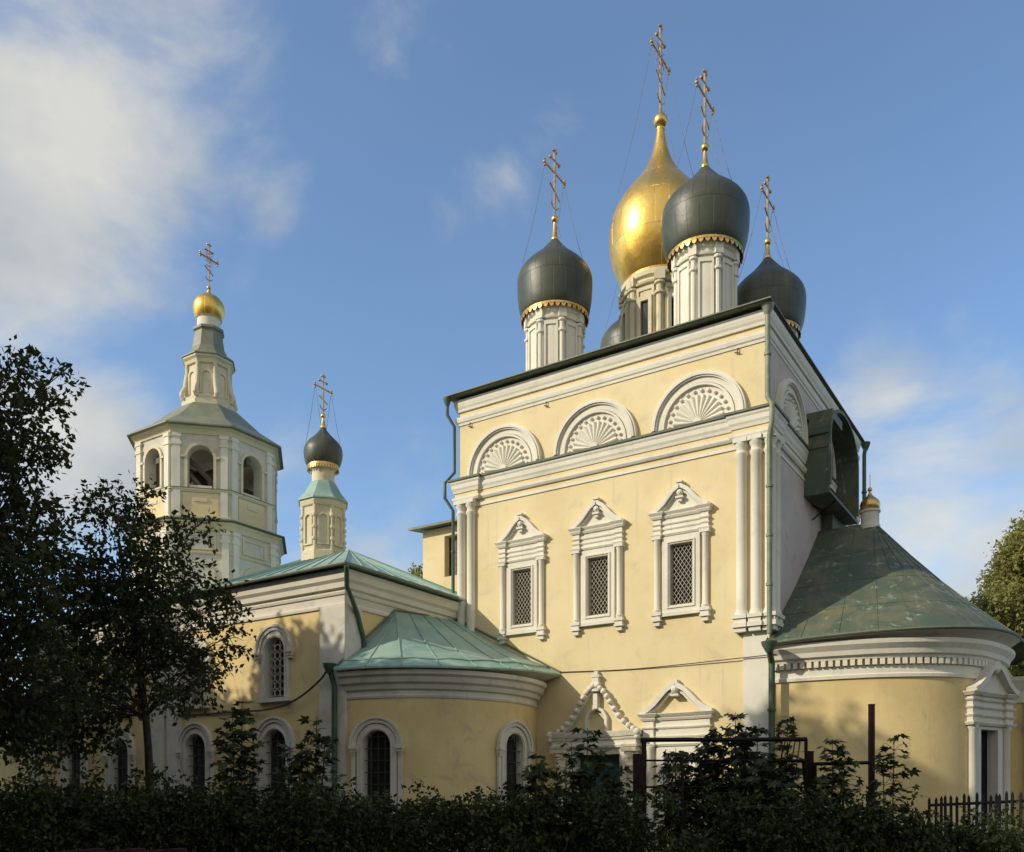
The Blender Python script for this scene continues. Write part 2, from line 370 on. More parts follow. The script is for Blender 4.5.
# ------------------------------------------------------------------ crosses and domes
def cross_mb(c, z0, z1, arm, t=.035, along=(0, 1), fancy=False):
    """eight-pointed cross with crescent, bars along the nave's width"""
    x, y = c; ax = Vector((along[0], along[1], 0)); mb = MB(); H = z1-z0
    P = lambda u, z: Vector((x, y, z))+ax*u
    mb.tube([P(0, z0), P(0, z1)], t*1.1, 6)
    zb = z0+H*.66
    mb.tube([P(-arm, zb), P(arm, zb)], t, 6)
    mb.tube([P(-arm*.42, z0+H*.84), P(arm*.42, z0+H*.84)], t*.85, 6)
    mb.tube([P(-arm*.5, z0+H*.44), P(arm*.5, z0+H*.30)], t*.85, 6)
    for u, z in ((-arm, zb), (arm, zb), (0, z1), (-arm*.42, z0+H*.84), (arm*.42, z0+H*.84)):
        mb.ball(P(u, z), t*1.9, 6)
        if abs(u) == arm:
            mb.ball(P(u, z+t*3), t*1.3, 5); mb.ball(P(u, z-t*3), t*1.3, 5)
        if u == 0:
            mb.ball(P(t*3, z-t), t*1.3, 5); mb.ball(P(-t*3, z-t), t*1.3, 5)
    cr = [P(arm*.42*math.cos(R_(a)), z0+H*.24+arm*.42*math.sin(R_(a))) for a in range(200, 341, 14)]
    mb.tube(cr, t*.75, 5)
    if fancy:
        for k in range(5):
            zz = z0+H*(.36+.1*k)
            for sgn in (-1, 1):
                mb.tube([P(sgn*t, zz), P(sgn*t*4.2, zz+.07), P(sgn*t*3, zz+.13)], t*.5, 5)
        for k in range(-3, 4):
            if k: mb.tube([P(arm*k/3.6, zb), P(arm*k/3.6+.03, zb+.11)], t*.5, 5); mb.tube([P(arm*k/3.6, zb), P(arm*k/3.6-.03, zb-.11)], t*.5, 5)
        for s1 in (-1, 1):
            for s2 in (-1, 1): mb.tube([P(0, zb), P(s1*arm*.4, zb+s2*arm*.4)], t*.45, 5)
    return mb
def onion(rn, rw, z0, zw, zt, rt):
    """profile from the rim (rn,z0) over the belly (rw,zw) to the neck (rt,zt)"""
    pr = []
    for i in range(9):
        t = i/8; a = -PI/2*(1-t)*.86
        pr.append((rw-(rw-rn)*(1-math.cos(a))/(1-math.cos(PI/2*.86)), zw-(zw-z0)*math.sin(-a)/math.sin(PI/2*.86)))
    H = zt-zw
    for (h, r) in ((.10, .985), (.2, .945), (.3, .87), (.4, .765), (.5, .635), (.58, .525), (.66, .415), (.74, .335), (.82, .25), (.9, .17), (1, None)):
        pr.append(((rw*r) if r is not None and rw*r > rt else rt, zw+H*h))
    return pr
def dome_set(root, c, drum, R, rim_z, wid_z, tip_z, tip_r, cone_z, ball_r, cross_top, arm, mat, valance=True, chains=True, fancy=False, rn=None, prof=None):
    rn = rn or R*.80
    d = MB(); d.lathe(prof or onion(rn, R, rim_z, wid_z, tip_z, tip_r), c, 48, uv=True); dm = d.build('dome', mat, drum, smooth=True, ang=50)
    n = MB(); n.lathe([(tip_r*1.25, tip_z-.03), (tip_r*1.3, tip_z+.03), (tip_r*.95, tip_z+.08), (ball_r*.42, cone_z-ball_r*1.1), (ball_r*.38, cone_z-ball_r*.7)], c, 16)
    n.ball((c[0], c[1], cone_z), ball_r, 12); n.lathe([(ball_r*.42, cone_z+ball_r*.8), (ball_r*.25, cone_z+ball_r*1.3)], c, 12)
    n.build('finial', M['gilt'], drum, smooth=True)
    cross_mb(c, cone_z+ball_r*.8, cross_top, arm, .034 if arm > .5 else .026, fancy=fancy).build('cross', M['cross'], drum, smooth=True)
    if valance:
        m = 36; v = MB(); r0 = rn*1.03
        v.lathe([(r0, rim_z+.02), (r0+.015, rim_z-.06), (r0, rim_z-.06), (r0-.015, rim_z+.02)], c, 48)
        for k in range(m):
            a = 2*PI*(k+.5)/m; hw = PI/m*.82
            P = [(c[0]+(r0+.008)*math.cos(a+s*hw), c[1]+(r0+.008)*math.sin(a+s*hw), z) for s, z in ((-1, rim_z-.05), (-.75, rim_z-.13), (0, rim_z-.18), (.75, rim_z-.13), (1, rim_z-.05))]
            Q = [(c[0]+(r0-.008)*math.cos(a+s*hw), c[1]+(r0-.008)*math.sin(a+s*hw), z) for s, z in ((-1, rim_z-.05), (-.75, rim_z-.13), (0, rim_z-.18), (.75, rim_z-.13), (1, rim_z-.05))]
            v.add(P+Q, [(0, 1, 2, 3, 4), (9, 8, 7, 6, 5)]+[(i, i+5, (i+1) % 5+5, (i+1) % 5) for i in range(5)])
        v.build('valance', M['gilt'], drum)
    if chains:
        zb = cone_z+ball_r*.8+(cross_top-cone_z)*.64
        for sx in (-1, 1):
            for sy in (-1, 1):
                e = (c[0]+sx*R*.62, c[1]+sy*R*.62, wid_z+(tip_z-wid_z)*.38)
                s0 = Vector((c[0], c[1]+sy*arm*.95, zb)); e = Vector(e)
                pts = [s0.lerp(e, t/8)-Vector((0, 0, .35*math.sin(PI*t/8)*(e-s0).length*.18)) for t in range(9)]
                MB().tube(pts, .009, 4).build('chain', M['chain'], drum)
    return dm
def drum_mb(c, r, z0, z1, n=8, a0=0, col=.085, wins=False):
    """round drum with engaged colonettes, blind arches and cornice"""
    mb = MB(); H = z1-z0
    mb.lathe([(r*.93, z0), (r*.93, z1-.05)], c, 48)
    mb.lathe([(r*.93, z1-.42), (r*1.0, z1-.42), (r*1.02, z1-.36), (r*.97, z1-.34), (r*.97, z1-.22), (r*1.04, z1-.18), (r*1.05, z1-.04), (r*1.02, z1), (r*.9, z1)], c, 48)
    for k in range(n):
        a = a0+2*PI*k/n; p = (c[0]+r*.95*math.cos(a), c[1]+r*.95*math.sin(a))
        mb.tube([(p[0], p[1], z0), (p[0], p[1], z1-.4)], col, 10)
        for z in (z1-.52, z1-.86): mb.lathe([(col*1.0, z-.04), (col*1.55, z), (col*1.55, z+.07), (col, z+.1)], p, 10)
        mb.obox(p, a, (col*1.4, col*1.5), z1-.42, z1-.12)
        a2 = a+PI/n
        hw = r*math.sin(PI/n)*.62
        out_ = [(-hw, z0+.1), (-hw, z1-.5), (hw, z1-.5), (hw, z0+.1)]; inn = [(-hw*.74, z0+.2), (-hw*.74, z1-.62), (hw*.74, z1-.62), (hw*.74, z0+.2)]
        tmp = MB(); tmp.ring(out_, inn, -(r*.93+.035), -(r*.93*math.cos(PI/n*.7)-.05), False)
        mb.add([(*rot2((v[0], v[1]), a2+PI/2, c), v[2]) for v in tmp.v], tmp.f)
    return mb

# ------------------------------------------------------------------ shared window prototypes (wall plane y=0, outside -y)
OG = lambda hw, z0, z1, s=1: [(-s*hw, z0), (-s*hw*.80, z0+(z1-z0)*.12), (-s*hw*.58, z0+(z1-z0)*.34), (-s*hw*.40, z0+(z1-z0)*.60), (-s*hw*.26, z0+(z1-z0)*.80), (-s*hw*.10, z0+(z1-z0)*.93), (0, z1)]
def lattice(mb, hw, z0, z1, y, step, t=.009, arch_top=None):
    """diagonal bars clipped to a rectangle (optionally to an arch)"""
    def inside(x, z):
        if abs(x) > hw or z < z0: return False
        if arch_top is None: return z <= z1
        return z <= arch_top or (x*x+(z-arch_top)**2) <= hw*hw
    for sgn in (-1, 1):
        k = -int((z1-z0+2*hw)/step)-1
        while k*step < (z1-z0)+2*hw:
            run = None; last = None
            for i in range(0, 61):
                x = -hw+2*hw*i/60; z = z0+k*step+sgn*(x)*1.45
                if inside(x, z):
                    if run is None: run = (x, z)
                    last = (x, z)
                elif run is not None: break
            if run and last and abs(run[0]-last[0]) > .03: mb.ribbon([run, last], t*2, y-t, y+t)
            k += 1
def frame_window(root):
    w = MB(); w.ring([(-.56, 6.88), (-.56, 9.06), (.56, 9.06), (.56, 6.88)], [(-.345, 7.1), (-.345, 8.83), (.345, 8.83), (.345, 7.1)], -.07, .30)
    w.ring([(-.42, 7.02), (-.42, 8.91), (.42, 8.91), (.42, 7.02)], [(-.38, 7.06), (-.38, 8.87), (.38, 8.87), (.38, 7.06)], -.10, -.069)
    w.box(-.66, .66, -.12, .0, 6.80, 6.90)
    win = w.build('window', M['white'], root, loc=WORLD[root.name])
    MB().add([(-.35, .2, 7.08), (.35, .2, 7.08), (.35, .2, 8.85), (-.35, .2, 8.85)], [(0, 1, 2, 3)]).build('pane', M['glass'], win)
    la = MB(); lattice(la, .34, 7.11, 8.82, .06, .175, .0065); la.build('grille', M['lattice'], win)
    for s in (-1, 1):
        cmb = MB(); x = s*.72
        cmb.lathe([(.10, 6.93), (.115, 7.0), (.085, 7.05), (.085, 8.92), (.11, 8.97), (.11, 9.0)], (x, -.05), 14)
        cmb.box(x-.15, x+.15, -.17, 0, 6.84, 6.93); cmb.box(x-.12, x+.12, -.14, 0, 6.74, 6.84); cmb.box(x-.14, x+.14, -.16, 0, 6.68, 6.74); cmb.box(x-.09, x+.09, -.11, 0, 6.56, 6.68)
        cmb.box(x-.14, x+.14, -.17, 0, 9.0, 9.08)
        cmb.build('colonette', M['white'], win, smooth=True)
    e = MB(); pth = [(-.82, 0), (-.82, -.10), (-.6, -.10), (-.6, -.04), (.6, -.04), (.6, -.10), (.82, -.10), (.82, 0)]
    e.vprism([p for p in pth], 9.082, 9.70)
    for z0, z1, o in ((9.08, 9.15, .06), (9.26, 9.31, .03), (9.40, 9.45, .035), (9.58, 9.66, .07), (9.66, 9.76, .12)):
        e.sweep(pth, [(-.02, z0), (o*.5, z0), (o, z1-.02), (o, z1), (-.02, z1)])
    e.build('entablature', M['white'], win)
    p = MB(); og = OG(.84, 9.76, 10.42)
    p.ribbon(og, .11, -.20, .0); p.ribbon([(-x, z) for x, z in og][::-1], .11, -.20, .0)
    p.ribbon([(x*.82, 9.77+(z-9.76)*.80) for x, z in og], .05, -.12, .0); p.ribbon([(-x*.82, 9.77+(z-9.76)*.80) for x, z in og][::-1], .05, -.12, .0)
    p.prism([(x*.9, 9.76+(z-9.76)*.9) for x, z in og]+[(-x*.9, 9.76+(z-9.76)*.9) for x, z in og[::-1]][1:], -.045, 0)
    p.ball((0, -.12, 10.22), .10, 8); p.box(-.11, .11, -.2, 0, 10.06, 10.12); p.box(-.06, .06, -.16, 0, 9.98, 10.06); p.box(-.06, .06, -.18, 0, 10.36, 10.50); p.box(-.10, .10, -.22, 0, 10.49, 10.545)
    p.build('pediment', M['white'], win)
    return win
def arched_window(root, hw, zb, zs, hood=True, ring=.22, lattice_kind='rings', depth=.32, door=False, hoodw=.15, legs=True):
    top = zs+hw
    w = MB(); w.ring(arch(hw+ring, zb-.02, zs), arch(hw, zb, zs), -.07, depth-.02)
    w.ring(arch(hw+.07, zb, zs), arch(hw+.03, zb, zs), -.095, -.069)
    if not door: w.box(-hw-ring-.10, hw+ring+.10, -.16, .02, zb-.14, zb-.022)
    win = w.build('window', M['white_old'], root, loc=WORLD[root.name])
    n = len(arch(hw, zb, zs)); MB().add([(x, depth-.08, z) for x, z in arch(hw+.005, zb, zs)], [tuple(range(n))]).build('pane', M['glass'], win)
    la = MB()
    if lattice_kind == 'rings':
        z = zb+.14
        while z < top-.08:
            for x in (-hw*.55, 0, hw*.55):
                if z > zs and math.hypot(x, z-zs) > hw-.12: continue
                la.ring(arc(hw*.27, 0, 360, 10, x, z)[:-1], arc(hw*.27-.018, 0, 360, 10, x, z)[:-1], .05, .07)
            z += hw*.55
        for x in (-hw*.28, hw*.28): la.box(x-.009, x+.009, .05, .07, zb, zs+hw*.9)
        la.build('grille', M['lattice'], win)
    else:
        for x in (-hw*.5, 0, hw*.5): la.box(x-.012, x+.012, .05, .075, zb, zs+hw*(.85 if x else 1))
        z = zb+.3
        while z < top-.1:
            h = hw if z < zs else math.sqrt(max(.01, hw*hw-(z-zs)**2)); la.box(-h, h, .048, .072, z-.012, z+.012); z += .33
        la.build('grille', M['iron'], win)
    if hood:
        h = MB(); r0, r1 = hw+ring+.02, hw+ring+.02+hoodw
        h.ring(arc(r1, 0, 180, 20, 0, zs), arc(r0, 0, 180, 20, 0, zs), -.11, 0, False)
        h.ring(arc(r1+.04, 0, 180, 20, 0, zs), arc(r1-.03, 0, 180, 20, 0, zs), -.15, -.109, False)
        for s in (-1, 1):
            xa, xb = sorted((s*(r0-.03), s*(r1+.05)))
            h.box(xa, xb, -.17, 0, zs-.10, zs-.002); h.box(xa+.02, xb-.02, -.13, 0, zs-.19, zs-.10); h.box(xa+.05, xb-.05, -.10, 0, zs-.27, zs-.19)
            if legs: h.box(xa+.05, xb-.05, -.07, 0, zb-.02, zs-.27)
        h.build('hood_mould', M['white_old'], win)
    return win
def lunette(root):
    l = MB(); z0 = 0
    l.ring(arc(1.38, 0, 180, 32), arc(1.22, 0, 180, 32), -.15, 0, False)
    l.ring(arc(1.33, 0, 180, 32), arc(1.26, 0, 180, 32), -.19, -.149, False)
    l.ring(arc(1.22, 0, 180, 32), arc(1.08, 0, 180, 32), -.09, 0, False)
    l.ring(arc(1.06, 0, 180, 32), arc(1.00, 0, 180, 32), -.12, 0, False)
    l.prism(arc(1.07, 0, 180, 32), -.035, 0)
    lu = l.build('arched_gable', M['white'], root, loc=WORLD[root.name])
    s = MB(); K = 13; fan = []; m = K*6
    rows = []
    for r in (0.0, .25, .5, .75, 1):
        row = []
        for i in range(m+1):
            a = PI*i/m; sc = abs(math.sin(K*a)); rr = .10+r*(.70+.045*sc-.10)
            row.append((rr*math.cos(a), -.055-.075*sc*(.25+.75*r), rr*math.sin(a)))
        rows.append(row)
    back = [(x*1.0, -.034, z) for x, y, z in rows[-1]]
    rows.append(back); s.loft(rows)
    s.prism(arc(.12, 0, 180, 10), -.13, -.034)
    for k in range(K+1):
        a = PI*k/K; s.ball((.865*math.cos(a), -.07, max(.03, .865*math.sin(a))), .052, 6)
    s.build('shell', M['white'], lu)
    return lu

# ------------------------------------------------------------------ CHURCH: the tall cube
church = thing('church', 'tall pale yellow church block with one gold and four dark green onion domes', 'church', (-5.2, 5.3, 0))
wall = MB().box(-10.22, 0, 0, 10.6, 0, 14.7).build('wall', M['yellow'], church)
ct = MB()
WX = (-7.75, -5.08, -2.45)
for x in WX: ct.box(x-.36, x+.36, -.5, .42, 7.08, 8.85)
ct.box(-5.1-.78, -5.1+.78, -.5, .55, .02, 2.97); ct.box(-2.58-.40, -2.58+.40, -.5, .35, .9, 2.95)
cut(wall, ct)
P3 = [(-10.22, 10.6), (-10.22, 0), (0, 0), (0, 10.6)]
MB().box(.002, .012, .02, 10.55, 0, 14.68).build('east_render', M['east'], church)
P3J = [(-10.29, 10.6), (-10.29, -.10), (-9.42, -.10), (-9.42, 0), (-.93, 0), (-.93, -.10), (.08, -.10), (.08, .9), (.014, .9), (0, 10.6)]
co = MB()
co.sweep(P3, [(.003, 14.30), (.06, 14.30), (.07, 14.38), (.10, 14.44), (.12, 14.53), (.13, 14.66), (.003, 14.66)])
co.sweep(P3, [(.003, 13.86), (.03, 13.86), (.04, 13.93), (.07, 13.96), (.09, 14.05), (.09, 14.12), (.003, 14.12)])
co.build('top_cornice', M['white'], church)
mc = MB()
mc.sweep(P3J, [(-.1, 11.62), (.05, 11.62), (.07, 11.70), (.10, 11.76), (.11, 11.88), (.14, 11.93), (.15, 12.0), (.15, 12.045), (-.1, 12.045)])
mc.sweep(P3J, [(-.1, 11.34), (.05, 11.34), (.09, 11.40), (.09, 11.47), (-.1, 11.47)])
mc.sweep(P3, [(.003, 11.12), (.035, 11.12), (.035, 11.20), (.003, 11.20)])
mc.build('middle_cornice', M['white'], church)
fz = MB(); fz.sweep(P3J, [(-.1, 11.472), (.02, 11.472), (.02, 11.618), (-.1, 11.618)]); fz.build('frieze', M['yellow'], church)
fl = MB(); fl.sweep(P3J, [(-.1, 12.05), (.18, 12.05), (.19, 12.0), (.20, 12.06), (-.1, 12.12)]); fl.build('flashing', M['eave'], church)
# roof: low hipped metal roof with a boxed eave
rf = MB(); e = .34; x0, x1, y0, y1 = -10.22-.30, .15, -e, 10.6+e
rf.add([(x0, y0, 14.76), (x1, y0, 14.76), (x1, y1, 14.76), (x0, y1, 14.76), (x0, y0, 14.82), (x1, y0, 14.82), (x1, y1, 14.82), (x0, y1, 14.82), (-5.2, 5.3, 16.3)],
       [(3, 2, 1, 0), (0, 1, 5, 4), (1, 2, 6, 5), (2, 3, 7, 6), (3, 0, 4, 7), (4, 5, 8), (5, 6, 8), (6, 7, 8), (7, 4, 8)])
for k in range(15):
    x = x0+.4+k*.70; rf.tube([(x, y0-.005, 14.83), (x, y0+.8, 14.83+.8*1.48/5.66+.01)], .018, 5)
rf = rf.build('roof', M['eave'], church)
gt = MB(); gt.tube([(x0, y0-.03, 14.79), (x1+.02, y0-.03, 14.79), (x1+.02, y1, 14.79)], .026, 8); gt.build('gutter', M['eave'], rf, smooth=True)
# white corner pilaster below, colonette pairs above
lp = MB(); lp.box(-.66, .05, -.05, .02, 0, 6.12); lp.box(.0, .05, .02, .55, 0, 6.12); lp.build('corner_pilaster', M['white'], church)
def colonette(x, y, z0, root=church):
    c = MB(); c.lathe([(.20, z0+.46), (.165, z0+.56), (.14, z0+.62), (.14, 10.86), (.17, 10.90), (.17, 10.96), (.14, 10.99), (.14, 11.10), (.19, 11.16), (.19, 11.22)], (x, y), 18)
    for zz, h, q in ((.46, -.10, .21), (.36, -.12, .17), (.24, -.12, .21), (.12, -.12, .16)): c.box(x-q, x+q, y-q, y+q, z0+zz+h, z0+zz)
    c.box(x-.19, x+.19, y-.19, y+.19, 11.22, 11.34)
    return c.build('colonette', M['white'], root, smooth=True)
for x in (-10.08, -9.69, -.70, -.30): colonette(x, -.06, 6.12)
colonette(.06, .42, 6.12); colonette(.06, .0, 6.12)
fw = frame_window(church); place(fw, [((x, 0, 0), 0) for x in WX], church)
lu = lunette(church); place(lu, [((-8.42, 0, 12.10), 0), ((-5.18, 0, 12.10), 0), ((-1.94, 0, 12.10), 0), ((0, 1.95, 12.10), PI/2), ((0, 5.3, 12.10), PI/2), ((0, 8.65, 12.10), PI/2)], church)
# iron wall ties
for x, z in ((-9.74, 13.80), (-6.86, 13.78), (-.82, 13.78)):
    a = MB(); a.tube([(x, .01, z+.10), (x, -.06, z+.06), (x, -.06, z-.06)], .016, 6); a.tube([(x-.08, -.05, z-.02), (x+.07, -.05, z-.07)], .016, 6); a.build('wall_anchor', M['rusty'], church)
# drainpipes
def pipe(root, pts, r=.055, col='pipe', funnel=True):
    p = MB(); p.tube(pts, r, 10)
    for i in range(len(pts)-1):
        a, b = Vector(pts[i]), Vector(pts[i+1]); n = int((b-a).length/1.6)
        for k in range(1, n+1):
            q = a.lerp(b, k/(n+1)); d = (b-a).normalized(); p.tube([q-d*.035, q+d*.035], r*1.35, 10)
    if funnel: x, y, z = pts[0]; p.lathe([(r, z-.12), (r*2.3, z+.08), (r*2.5, z+.16)], (x, y), 12)
    return p.build('drainpipe', M[col], root, smooth=True)
pipe(church, [(-10.48, -.30, 14.6), (-10.48, -.30, 14.2), (-10.34, -.10, 13.85), (-10.34, -.10, 12.35), (-10.58, -.30, 12.0), (-10.58, -.30, 11.5), (-10.38, -.12, 11.1), (-10.38, -.12, 8.4)], .055)
pipe(church, [(.02, -.10, 14.6), (.02, -.10, 12.3), (.20, -.30, 12.0), (.20, -.30, 11.6), (.10, -.2, 11.2), (.10, -.2, 6.0)], .07, 'pipe_pale')
pipe(church, [(.22, -.62, 5.55), (.16, -.2, 5.2), (.16, -.2, .3)], .085)
pipe(church, [(.25, 10.80, 14.5), (.22, 10.72, 14.2), (.22, 10.72, 6.0)], .07)

# portal with teal door
pc = (-5.1, 0, 0)
pt = MB(); pt.ring([(-1.0, .02), (-1.0, 3.14), (1.0, 3.14), (1.0, .02)], [(-.76, .02), (-.76, 2.95), (.76, 2.95), (.76, .02)], -.10, .5)
portal = pt.build('portal', M['white'], church, loc=pc)
dd = MB()
for s in (-1, 1):
    xa, xb = sorted((s*.01, s*.75)); dd.box(xa, xb, .30, .36, .02, 2.94)
    for z0, z1 in ((.25, 1.0), (1.15, 1.9), (2.05, 2.75)): dd.box(xa+.10, xb-.10, .275, .301, z0, z1)
dd.build('door', M['door'], portal)
for s in (-1, 1):
    c = MB(); x = s*1.18
    c.lathe([(.17, .3), (.14, .5), (.14, 1.2), (.19, 1.3), (.14, 1.4), (.13, 2.55), (.17, 2.6), (.15, 2.68), (.22, 2.95), (.20, 3.0)], (x, -.18), 16)
    for k in range(8):
        a = 2*PI*k/8; c.ball((x+.18*math.cos(a), -.18+.18*math.sin(a), 2.84), .05, 5)
    c.box(x-.22, x+.22, -.4, 0, .02, .3); c.box(x-.24, x+.24, -.42, 0, 3.0, 3.12)
    c.build('column', M['cream'], portal, smooth=True)
en = MB(); pth = [(-1.40, 0), (-1.40, -.34), (-1.0, -.34), (-1.0, -.16), (1.0, -.16), (1.0, -.34), (1.40, -.34), (1.40, 0)]
en.vprism(pth, 3.145, 3.5)
for z0, z1, o in ((3.14, 3.22, .05), (3.36, 3.42, .05), (3.46, 3.62, .10)): en.sweep(pth, [(-.02, z0), (o*.5, z0), (o, z1-.02), (o, z1), (-.02, z1)])
en.build('entablature', M['white'], portal)
pd = MB(); og = OG(1.22, 3.62, 4.98)
pd.ribbon([(x*.97, z) for x, z in og], .10, -.16, 0); pd.ribbon([(-x*.97, z) for x, z in og][::-1], .10, -.16, 0)
for s in (-1, 1):
    for t in range(11):
        u = t/10*(len(og)-1); i = min(int(u), len(og)-2); f_ = u-i
        x = (og[i][0]*(1-f_)+og[i+1][0]*f_)*s; z = og[i][1]*(1-f_)+og[i+1][1]*f_
        if t < 10: pd.ball((x*1.02, -.20, z+.05), .085, 7)
pd.ribbon([(-.32, 3.62), (-.32, 4.05), (-.20, 4.25), (0, 4.35), (.20, 4.25), (.32, 4.05), (.32, 3.62)], .08, -.14, 0)
pd.box(-.07, .07, -.18, 0, 4.3, 4.75); pd.box(-.28, .28, -.22, 0, 4.82, 4.90); pd.box(-.10, .10, -.18, 0, 4.9, 5.3); pd.box(-.14, .14, -.20, 0, 5.02, 5.07); pd.box(-.14, .14, -.20, 0, 5.24, 5.30); pd.box(-.06, .06, -.14, 0, 5.3, 5.42)
for s in (-1, 1): pd.ball((s*1.45, -.36, 3.55), .12, 7); pd.ball((s*1.45, -.36, 3.42), .09, 7)
pd.build('pediment', M['white'], portal, smooth=True)
# lower window beside the portal
kc = (-2.58, 0, 0)
k = MB(); k.ring([(-.60, .88), (-.60, 3.10), (.60, 3.10), (.60, .88)], [(-.38, .92), (-.38, 2.93), (.38, 2.93), (.38, .92)], -.08, .3)
kw = k.build('window', M['white'], church, loc=kc)
MB().add([(-.39, .2, .92), (.39, .2, .92), (.39, .2, 2.94), (-.39, .2, 2.94)], [(0, 1, 2, 3)]).build('pane', M['glass'], kw)
la = MB(); lattice(la, .37, .93, 2.92, .06, .175, .0065); la.build('grille', M['lattice'], kw)
for s in (-1, 1):
    c = MB(); x = s*.80; c.lathe([(.14, .8), (.10, .95), (.10, 3.0), (.14, 3.08), (.14, 3.12)], (x, -.06), 14); c.box(x-.16, x+.16, -.18, 0, .6, .8); c.build('colonette', M['white'], kw, smooth=True)
en = MB(); pth = [(-1.0, 0), (-1.0, -.12), (-.68, -.12), (-.68, -.05), (.68, -.05), (.68, -.12), (1.0, -.12), (1.0, 0)]
en.vprism(pth, 3.12, 4.0)
for z0, z1, o in ((3.12, 3.20, .07), (3.36, 3.42, .04), (3.62, 3.68, .05), (3.86, 3.94, .08), (3.96, 4.06, .14)): en.sweep(pth, [(-.02, z0), (o*.5, z0), (o, z1-.02), (o, z1), (-.02, z1)])
en.build('entablature', M['white'], kw)
p = MB(); og = OG(1.08, 4.06, 4.86); p.ribbon(og, .13, -.22, 0); p.ribbon([(-x, z) for x, z in og][::-1], .13, -.22, 0)
p.ribbon([(x*.8, 4.07+(z-4.06)*.8) for x, z in og], .06, -.14, .0); p.ribbon([(-x*.8, 4.07+(z-4.06)*.8) for x, z in og][::-1], .06, -.14, .0)
p.ball((0, -.14, 4.72), .13, 8); p.box(-.12, .12, -.24, 0, 4.52, 4.58); p.box(-.07, .07, -.2, 0, 4.84, 4.98)
p.build('pediment', M['white'], kw)

# green metal kiot hood on the east wall (arched, projecting, open towards the east)
hp = (0, 5.25, 0); hw_ = 1.8; HP = .75
ho = arch(hw_, 10.75, 12.45, 16, rise=1.05); hi = arch(hw_-.08, 10.75, 12.45, 16, rise=.97)
kb = MB(); kb.ring(ho, hi, -HP, -.014, False); kb.box(-hw_-.02, hw_+.02, -HP-.02, -.014, 10.66, 10.748)
kb.ring(arch(hw_+.05, 10.9, 12.45, 16, rise=1.10), arch(hw_-.05, 10.9, 12.45, 16, rise=1.0), -HP-.06, -HP-.001, False)
kb.box(-1.55, -.35, -HP-.03, -.02, 12.95, 13.22); kb.box(-hw_-.04, -hw_-.001, -HP+.03, -.02, 12.02, 12.08); kb.box(-hw_-.07, -hw_-.041, -HP, -.02, 12.42, 12.62)
hood = kb.build('icon_canopy', M['old_roof'], church, loc=hp, rot=PI/2)
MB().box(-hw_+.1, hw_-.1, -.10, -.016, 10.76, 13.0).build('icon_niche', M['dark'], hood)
br = MB()
x = -.9
if 1:
    br.tube([(x, -.70, 10.66), (x, -.02, 10.20)], .022, 6); br.tube([(x, -.02, 10.64), (x, -.60, 10.26)], .022, 6)
br.build('iron_bracket', M['rust'], hood)
MB().box(.2, 2.1, -.36, -.02, 10.12, 10.655).build('metal_box', M['old_roof'], hood)

# drums and domes
for (c, dz, dR, lab) in (((-8.0, 2.42), -.17, 1.27, 'dark green dome over the left front corner'), ((-2.68, 2.40), .13, 1.33, 'dark green dome over the right front corner'), ((-2.55, 8.2), .22, 1.32, 'dark green dome behind the right front one'), ((-7.85, 8.2), .1, 1.28, 'dark green dome mostly hidden behind the roof')):
    dr = drum_mb(c, .97, 14.9, 18.0+dz).build('corner_drum', M['white'], church, smooth=True, ang=35); dr['label'] = 'white round drum and '+lab
    dome_set(church, c, dr, dR, 18.02+dz, 19.2+dz, 20.75+dz*1.3, .10, 21.38+dz, .125, 23.7+dz, .66, M['dome'], rn=1.10)
c = (-5.37, 5.2)
dr = drum_mb(c, 1.34, 15.0, 19.35, 8, PI/8, .12)
dr = dr.build('central_drum', M['cream'], church, smooth=True, ang=35)
for k in range(8):
    a = 2*PI*k/8
    wv = MB(); wv.ring([(-.26, 16.75), (-.26, 18.5), (.26, 18.5), (.26, 16.75)], [(-.14, 16.9), (-.14, 18.35), (.14, 18.35), (.14, 16.9)], -1.35, -1.15, True)
    tmp = MB(); tmp.add([(*rot2((v[0], v[1]), a+PI/2, c), v[2]) for v in wv.v], wv.f); wo = tmp.build('window', M['cream'], dr)
    tmp = MB(); q = [(*rot2((x, -1.262), a+PI/2, c), z) for x, z in ((-.14, 16.9), (-.14, 18.35), (.14, 18.35), (.14, 16.9))]; q2 = [(*rot2((x, -1.2), a+PI/2, c), z) for x, z in ((-.14, 16.9), (-.14, 18.35), (.14, 18.35), (.14, 16.9))]
    n = len(q); tmp.add(q+q2, [tuple(range(n)), tuple(range(2*n-1, n-1, -1))]+[(i, i+n, (i+1) % n+n, (i+1) % n) for i in range(n)]); tmp.build('window_pane', M['glass'], dr)
gold_prof = [(1.28, 19.42), (1.42, 19.68), (1.59, 20.05), (1.73, 20.5), (1.78, 20.95), (1.76, 21.38), (1.69, 21.75), (1.58, 22.05), (1.42, 22.33), (1.21, 22.62), (.98, 22.90), (.76, 23.17), (.57, 23.45), (.42, 23.74), (.31, 24.03), (.225, 24.35), (.165, 24.65), (.13, 24.95)]
gp2 = catmull([(r, z, 0) for r, z in gold_prof], 3); gp2 = [(p[0], p[1]) for p in gp2]
dome_set(church, c, dr, 1.78, 19.42, 20.95, 24.9, .12, 25.2, .25, 28.5, .74, M['gold'], prof=gp2, rn=1.30, fancy=True)

